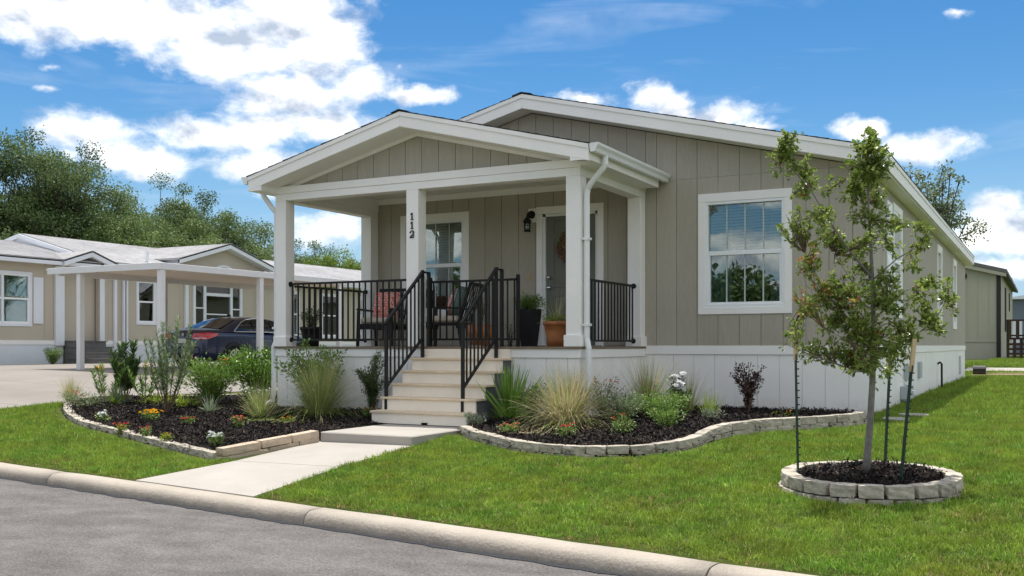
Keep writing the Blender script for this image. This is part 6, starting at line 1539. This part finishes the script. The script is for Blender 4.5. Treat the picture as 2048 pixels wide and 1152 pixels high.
grassclump('potted_grass', 'wispy grass and trailing yellow blooms in the terracotta pot', -5.78, 12.12, .46, .3, 90, 'leafgrey', 'strawA', .4, W=.004, lean=1.0, droop=.5, z0=DZ + .3)
bush('trailing_plant', 'yellow-green trailing plant spilling over the terracotta pot rim', -5.78, 12.12, .44, .17, .028, .014, 620, 'leaflime', 'plant', stems=14, z0=DZ + .28, droop=.5, spread=1.0)
pot('orange_pot', 'rounded orange glazed pot behind the right handrail', -7.30, 12.75, .13, .19, .32, 'copperpot', belly=.03, rim=False)
bush('potted_twigs', 'dark leafless twiggy plant in the rounded orange pot', -7.30, 12.75, .34, .52, .02, .012, 160, 'leafdark', 'plant', stems=14, z0=DZ + .28)
bush('dark_small_plant', 'low dark plant with pale leaves before the tall black planter', -6.60, 12.35, .20, .34, .03, .016, 170, 'leafsilver', 'plant', stems=5, z0=DZ, stemmat='black')
def chair(x, y, rz, label):
    T = thing('porch_chair', (x, y, DZ), label, 'chair', 'porch chairs', rz); M = MB
    # local coordinates with the origin at the floor: build and parent without shifting
    def part(mb, name, m_, **k):
        o = mb.build(name, m_, None, **k); o.parent = T; COL.objects
        return o
    w, d = .62, .60; sh = .36
    m = M(); m.box(-w / 2, w / 2, -d / 2, -d / 2 + .05, sh - .09, sh); m.box(-w / 2, w / 2, d / 2 - .05, d / 2, sh - .09, sh)
    for i in range(7): xx = -w / 2 + .02 + i * (w - .07) / 6; m.box(xx, xx + .035, -d / 2 + .05, d / 2 - .05, sh - .04, sh - .01)
    part(m, 'seat_frame', 'black')
    for sx in (-1, 1):
        for (ya, yb, top) in ((-d / 2 + .02, -d / 2 + .0, .58), (d / 2 - .02, d / 2 + .04, sh)):
            m = M(); m.bar((sx * (w / 2 - .02), ya, top), (sx * (w / 2 - .01), yb, 0), .04, .04); part(m, 'leg', 'black')
        m = M(); m.bar((sx * (w / 2 - .02), -d / 2 - .01, .59), (sx * (w / 2 - .02), d / 2 + .02, .57), .055, .025); part(m, 'armrest', 'black')
        m = M(); m.bar((sx * (w / 2 - .03), d / 2 - .03, sh - .05), (sx * (w / 2 - .03), d / 2 + .17, .95), .04, .03); part(m, 'back_post', 'black')
    m = M(); m.bar((-w / 2 + .03, d / 2 + .165, .93), (w / 2 - .03, d / 2 + .165, .93), .03, .05)
    for i in range(6): xx = -w / 2 + .09 + i * (w - .18) / 5; m.bar((xx, d / 2 - .0, sh + .02), (xx, d / 2 + .16, .92), .025, .012)
    part(m, 'backrest', 'black')
    m = M(); m.box(-w / 2 + .04, w / 2 - .04, -d / 2 + .02, d / 2 - .03, sh, sh + .10); part(m, 'cushion', 'cushion', bevel=.03)
    for o in T.children: pass
    return T
def fixparts(T):   # parts were built in the chair's own frame
    for o in T.children: o.matrix_parent_inverse = Matrix.Identity(4)
def pillow(x, y, z, rz, tilt, s, label, m_='pillow', group=None):
    bm = bmesh.new(); bmesh.ops.create_grid(bm, x_segments=8, y_segments=8, size=.5)
    me = bpy.data.meshes.new('pillow'); vs = [v.co.copy() for v in bm.verts]; bm.free(); n = 9; V = []; F = []
    for sg in (1, -1):
        for v in vs:
            q = max(0, (1 - (2 * v.x) ** 2)) ** .5 * max(0, (1 - (2 * v.y) ** 2)) ** .5; pin = 1 - .06 * (1 - abs(abs(2 * v.x) - abs(2 * v.y))) * 0
            V.append((v.x * s, sg * (.005 + q ** .7 * .075), v.y * s))
    for b, fl in ((0, 0), (n * n, 1)):
        for i in range(n - 1):
            for j in range(n - 1):
                f = (b + i * n + j, b + i * n + j + 1, b + (i + 1) * n + j + 1, b + (i + 1) * n + j); F.append(f[::-1] if fl else f)
    me.from_pydata(V, [], F); me.materials.append(MT[m_]); me.polygons.foreach_set('use_smooth', [True] * len(F))
    o = bpy.data.objects.new('throw_pillow', me); link(o); o.location = (x, y, z); o.rotation_euler = (tilt, 0, rz); props(o, label, 'pillow', group)
chair(-9.42, 13.30, R(8), 'black porch chair facing the street, left of the window')
chair(-8.02, 12.98, R(-78), 'black porch chair turned sideways before the window')
pillow(-9.40, 13.36, DZ + .66, R(8), R(-14), .44, 'square red and cream patterned pillow on the left porch chair')
pillow(-7.90, 13.02, DZ + .66, R(-74), R(-20), .44, 'red patterned pillow seen edge-on against the right porch chair back')
pillow(-7.80, 12.99, DZ + .68, R(-76), R(-16), .46, 'grey-green pillow behind the red one on the right porch chair', 'teal')

def lantern():
    x, z = -7.13, 2.95; T = thing('wall_lantern', (x, YF - .02, z), 'black wall lantern with clear glass left of the front door', 'lantern')
    MB(FR).box(x - .065, x + .075, .012, .030, z - .02, z + .20).build('mounting_block', 'white', T, bevel=.004)
    MB().tube([(x, YF - .03, z + .10), (x, YF - .055, z + .10)], .062, 16).build('backplate', 'black', T)
    MB().tube([(x, YF - .05, z + .10), (x, YF - .12, z + .13), (x, YF - .18, z + .10), (x, YF - .19, z + .04)], .012, 8).build('arm', 'black', T)
    yc = YF - .19; MB().lathe((x, yc, z - .03), [(.075, 0), (.07, .012), (.035, .06), (.012, .085)], 16).build('hood', 'black', T)
    m = MB()
    for k in range(6):
        a = k * math.pi / 3; m.tube([(x + .055 * math.cos(a), yc + .055 * math.sin(a), z - .03), (x + .048 * math.cos(a), yc + .048 * math.sin(a), z - .18)], .004, 5)
    for zz in (-.10, -.18): m.lathe((x, yc, z + zz), [(.054, 0), (.056, .01), (.054, .012)], 16)
    m.build('cage', 'black', T); MB().lathe((x, yc, z - .175), [(.046, 0), (.05, .14)], 16).build('glass', 'glass', T, smooth=True)
    MB().lathe((x, yc, z - .13), [(.010, 0), (.024, .03), (.02, .06), (.01, .08)], 10).build('bulb', 'vinyl', T, smooth=True)
lantern()
def wreath():
    x, z = -6.43, 2.52; T = thing('door_wreath', (x, YF - .02, z), 'dried brown and yellow-green leaf wreath hanging on the front door', 'wreath')
    rng = np.random.default_rng(12); n = 900; a = rng.uniform(0, 6.28, n); b = rng.uniform(0, 6.28, n); r = .19 + .06 * np.cos(b)
    P = np.stack([x + r * np.cos(a), np.full(n, YF - .015) - .055 * np.abs(np.sin(b)), z + r * np.sin(a)], 1); D = rng.normal(size=(n, 3)) + np.stack([np.cos(a), np.full(n, -.6), np.sin(a)], 1) * .6
    g = (rng.random(n) < .25) & (np.abs(((a - 2.6 + 3.14) % 6.28) - 3.14) < .8)
    for nm, k, m_ in (('dried_leaves', ~g, 'wreath'), ('green_leaves', g, 'leaflime')):
        V, F = leaf_arr(P[k], D[k], rng.uniform(.03, .06, k.sum()), .022, rng); qmesh(nm, V, F, m_, T, rng.random(k.sum()))
wreath()
MB().lathe((-6.98, 12.05, DZ), [(.001, .002), (.10, .002), (.11, .012), (.105, .014), (.001, .006)], 20).build('small_dish', 'vinyl', label='small pale dish on the porch floor behind the right handrail', cat='dish')
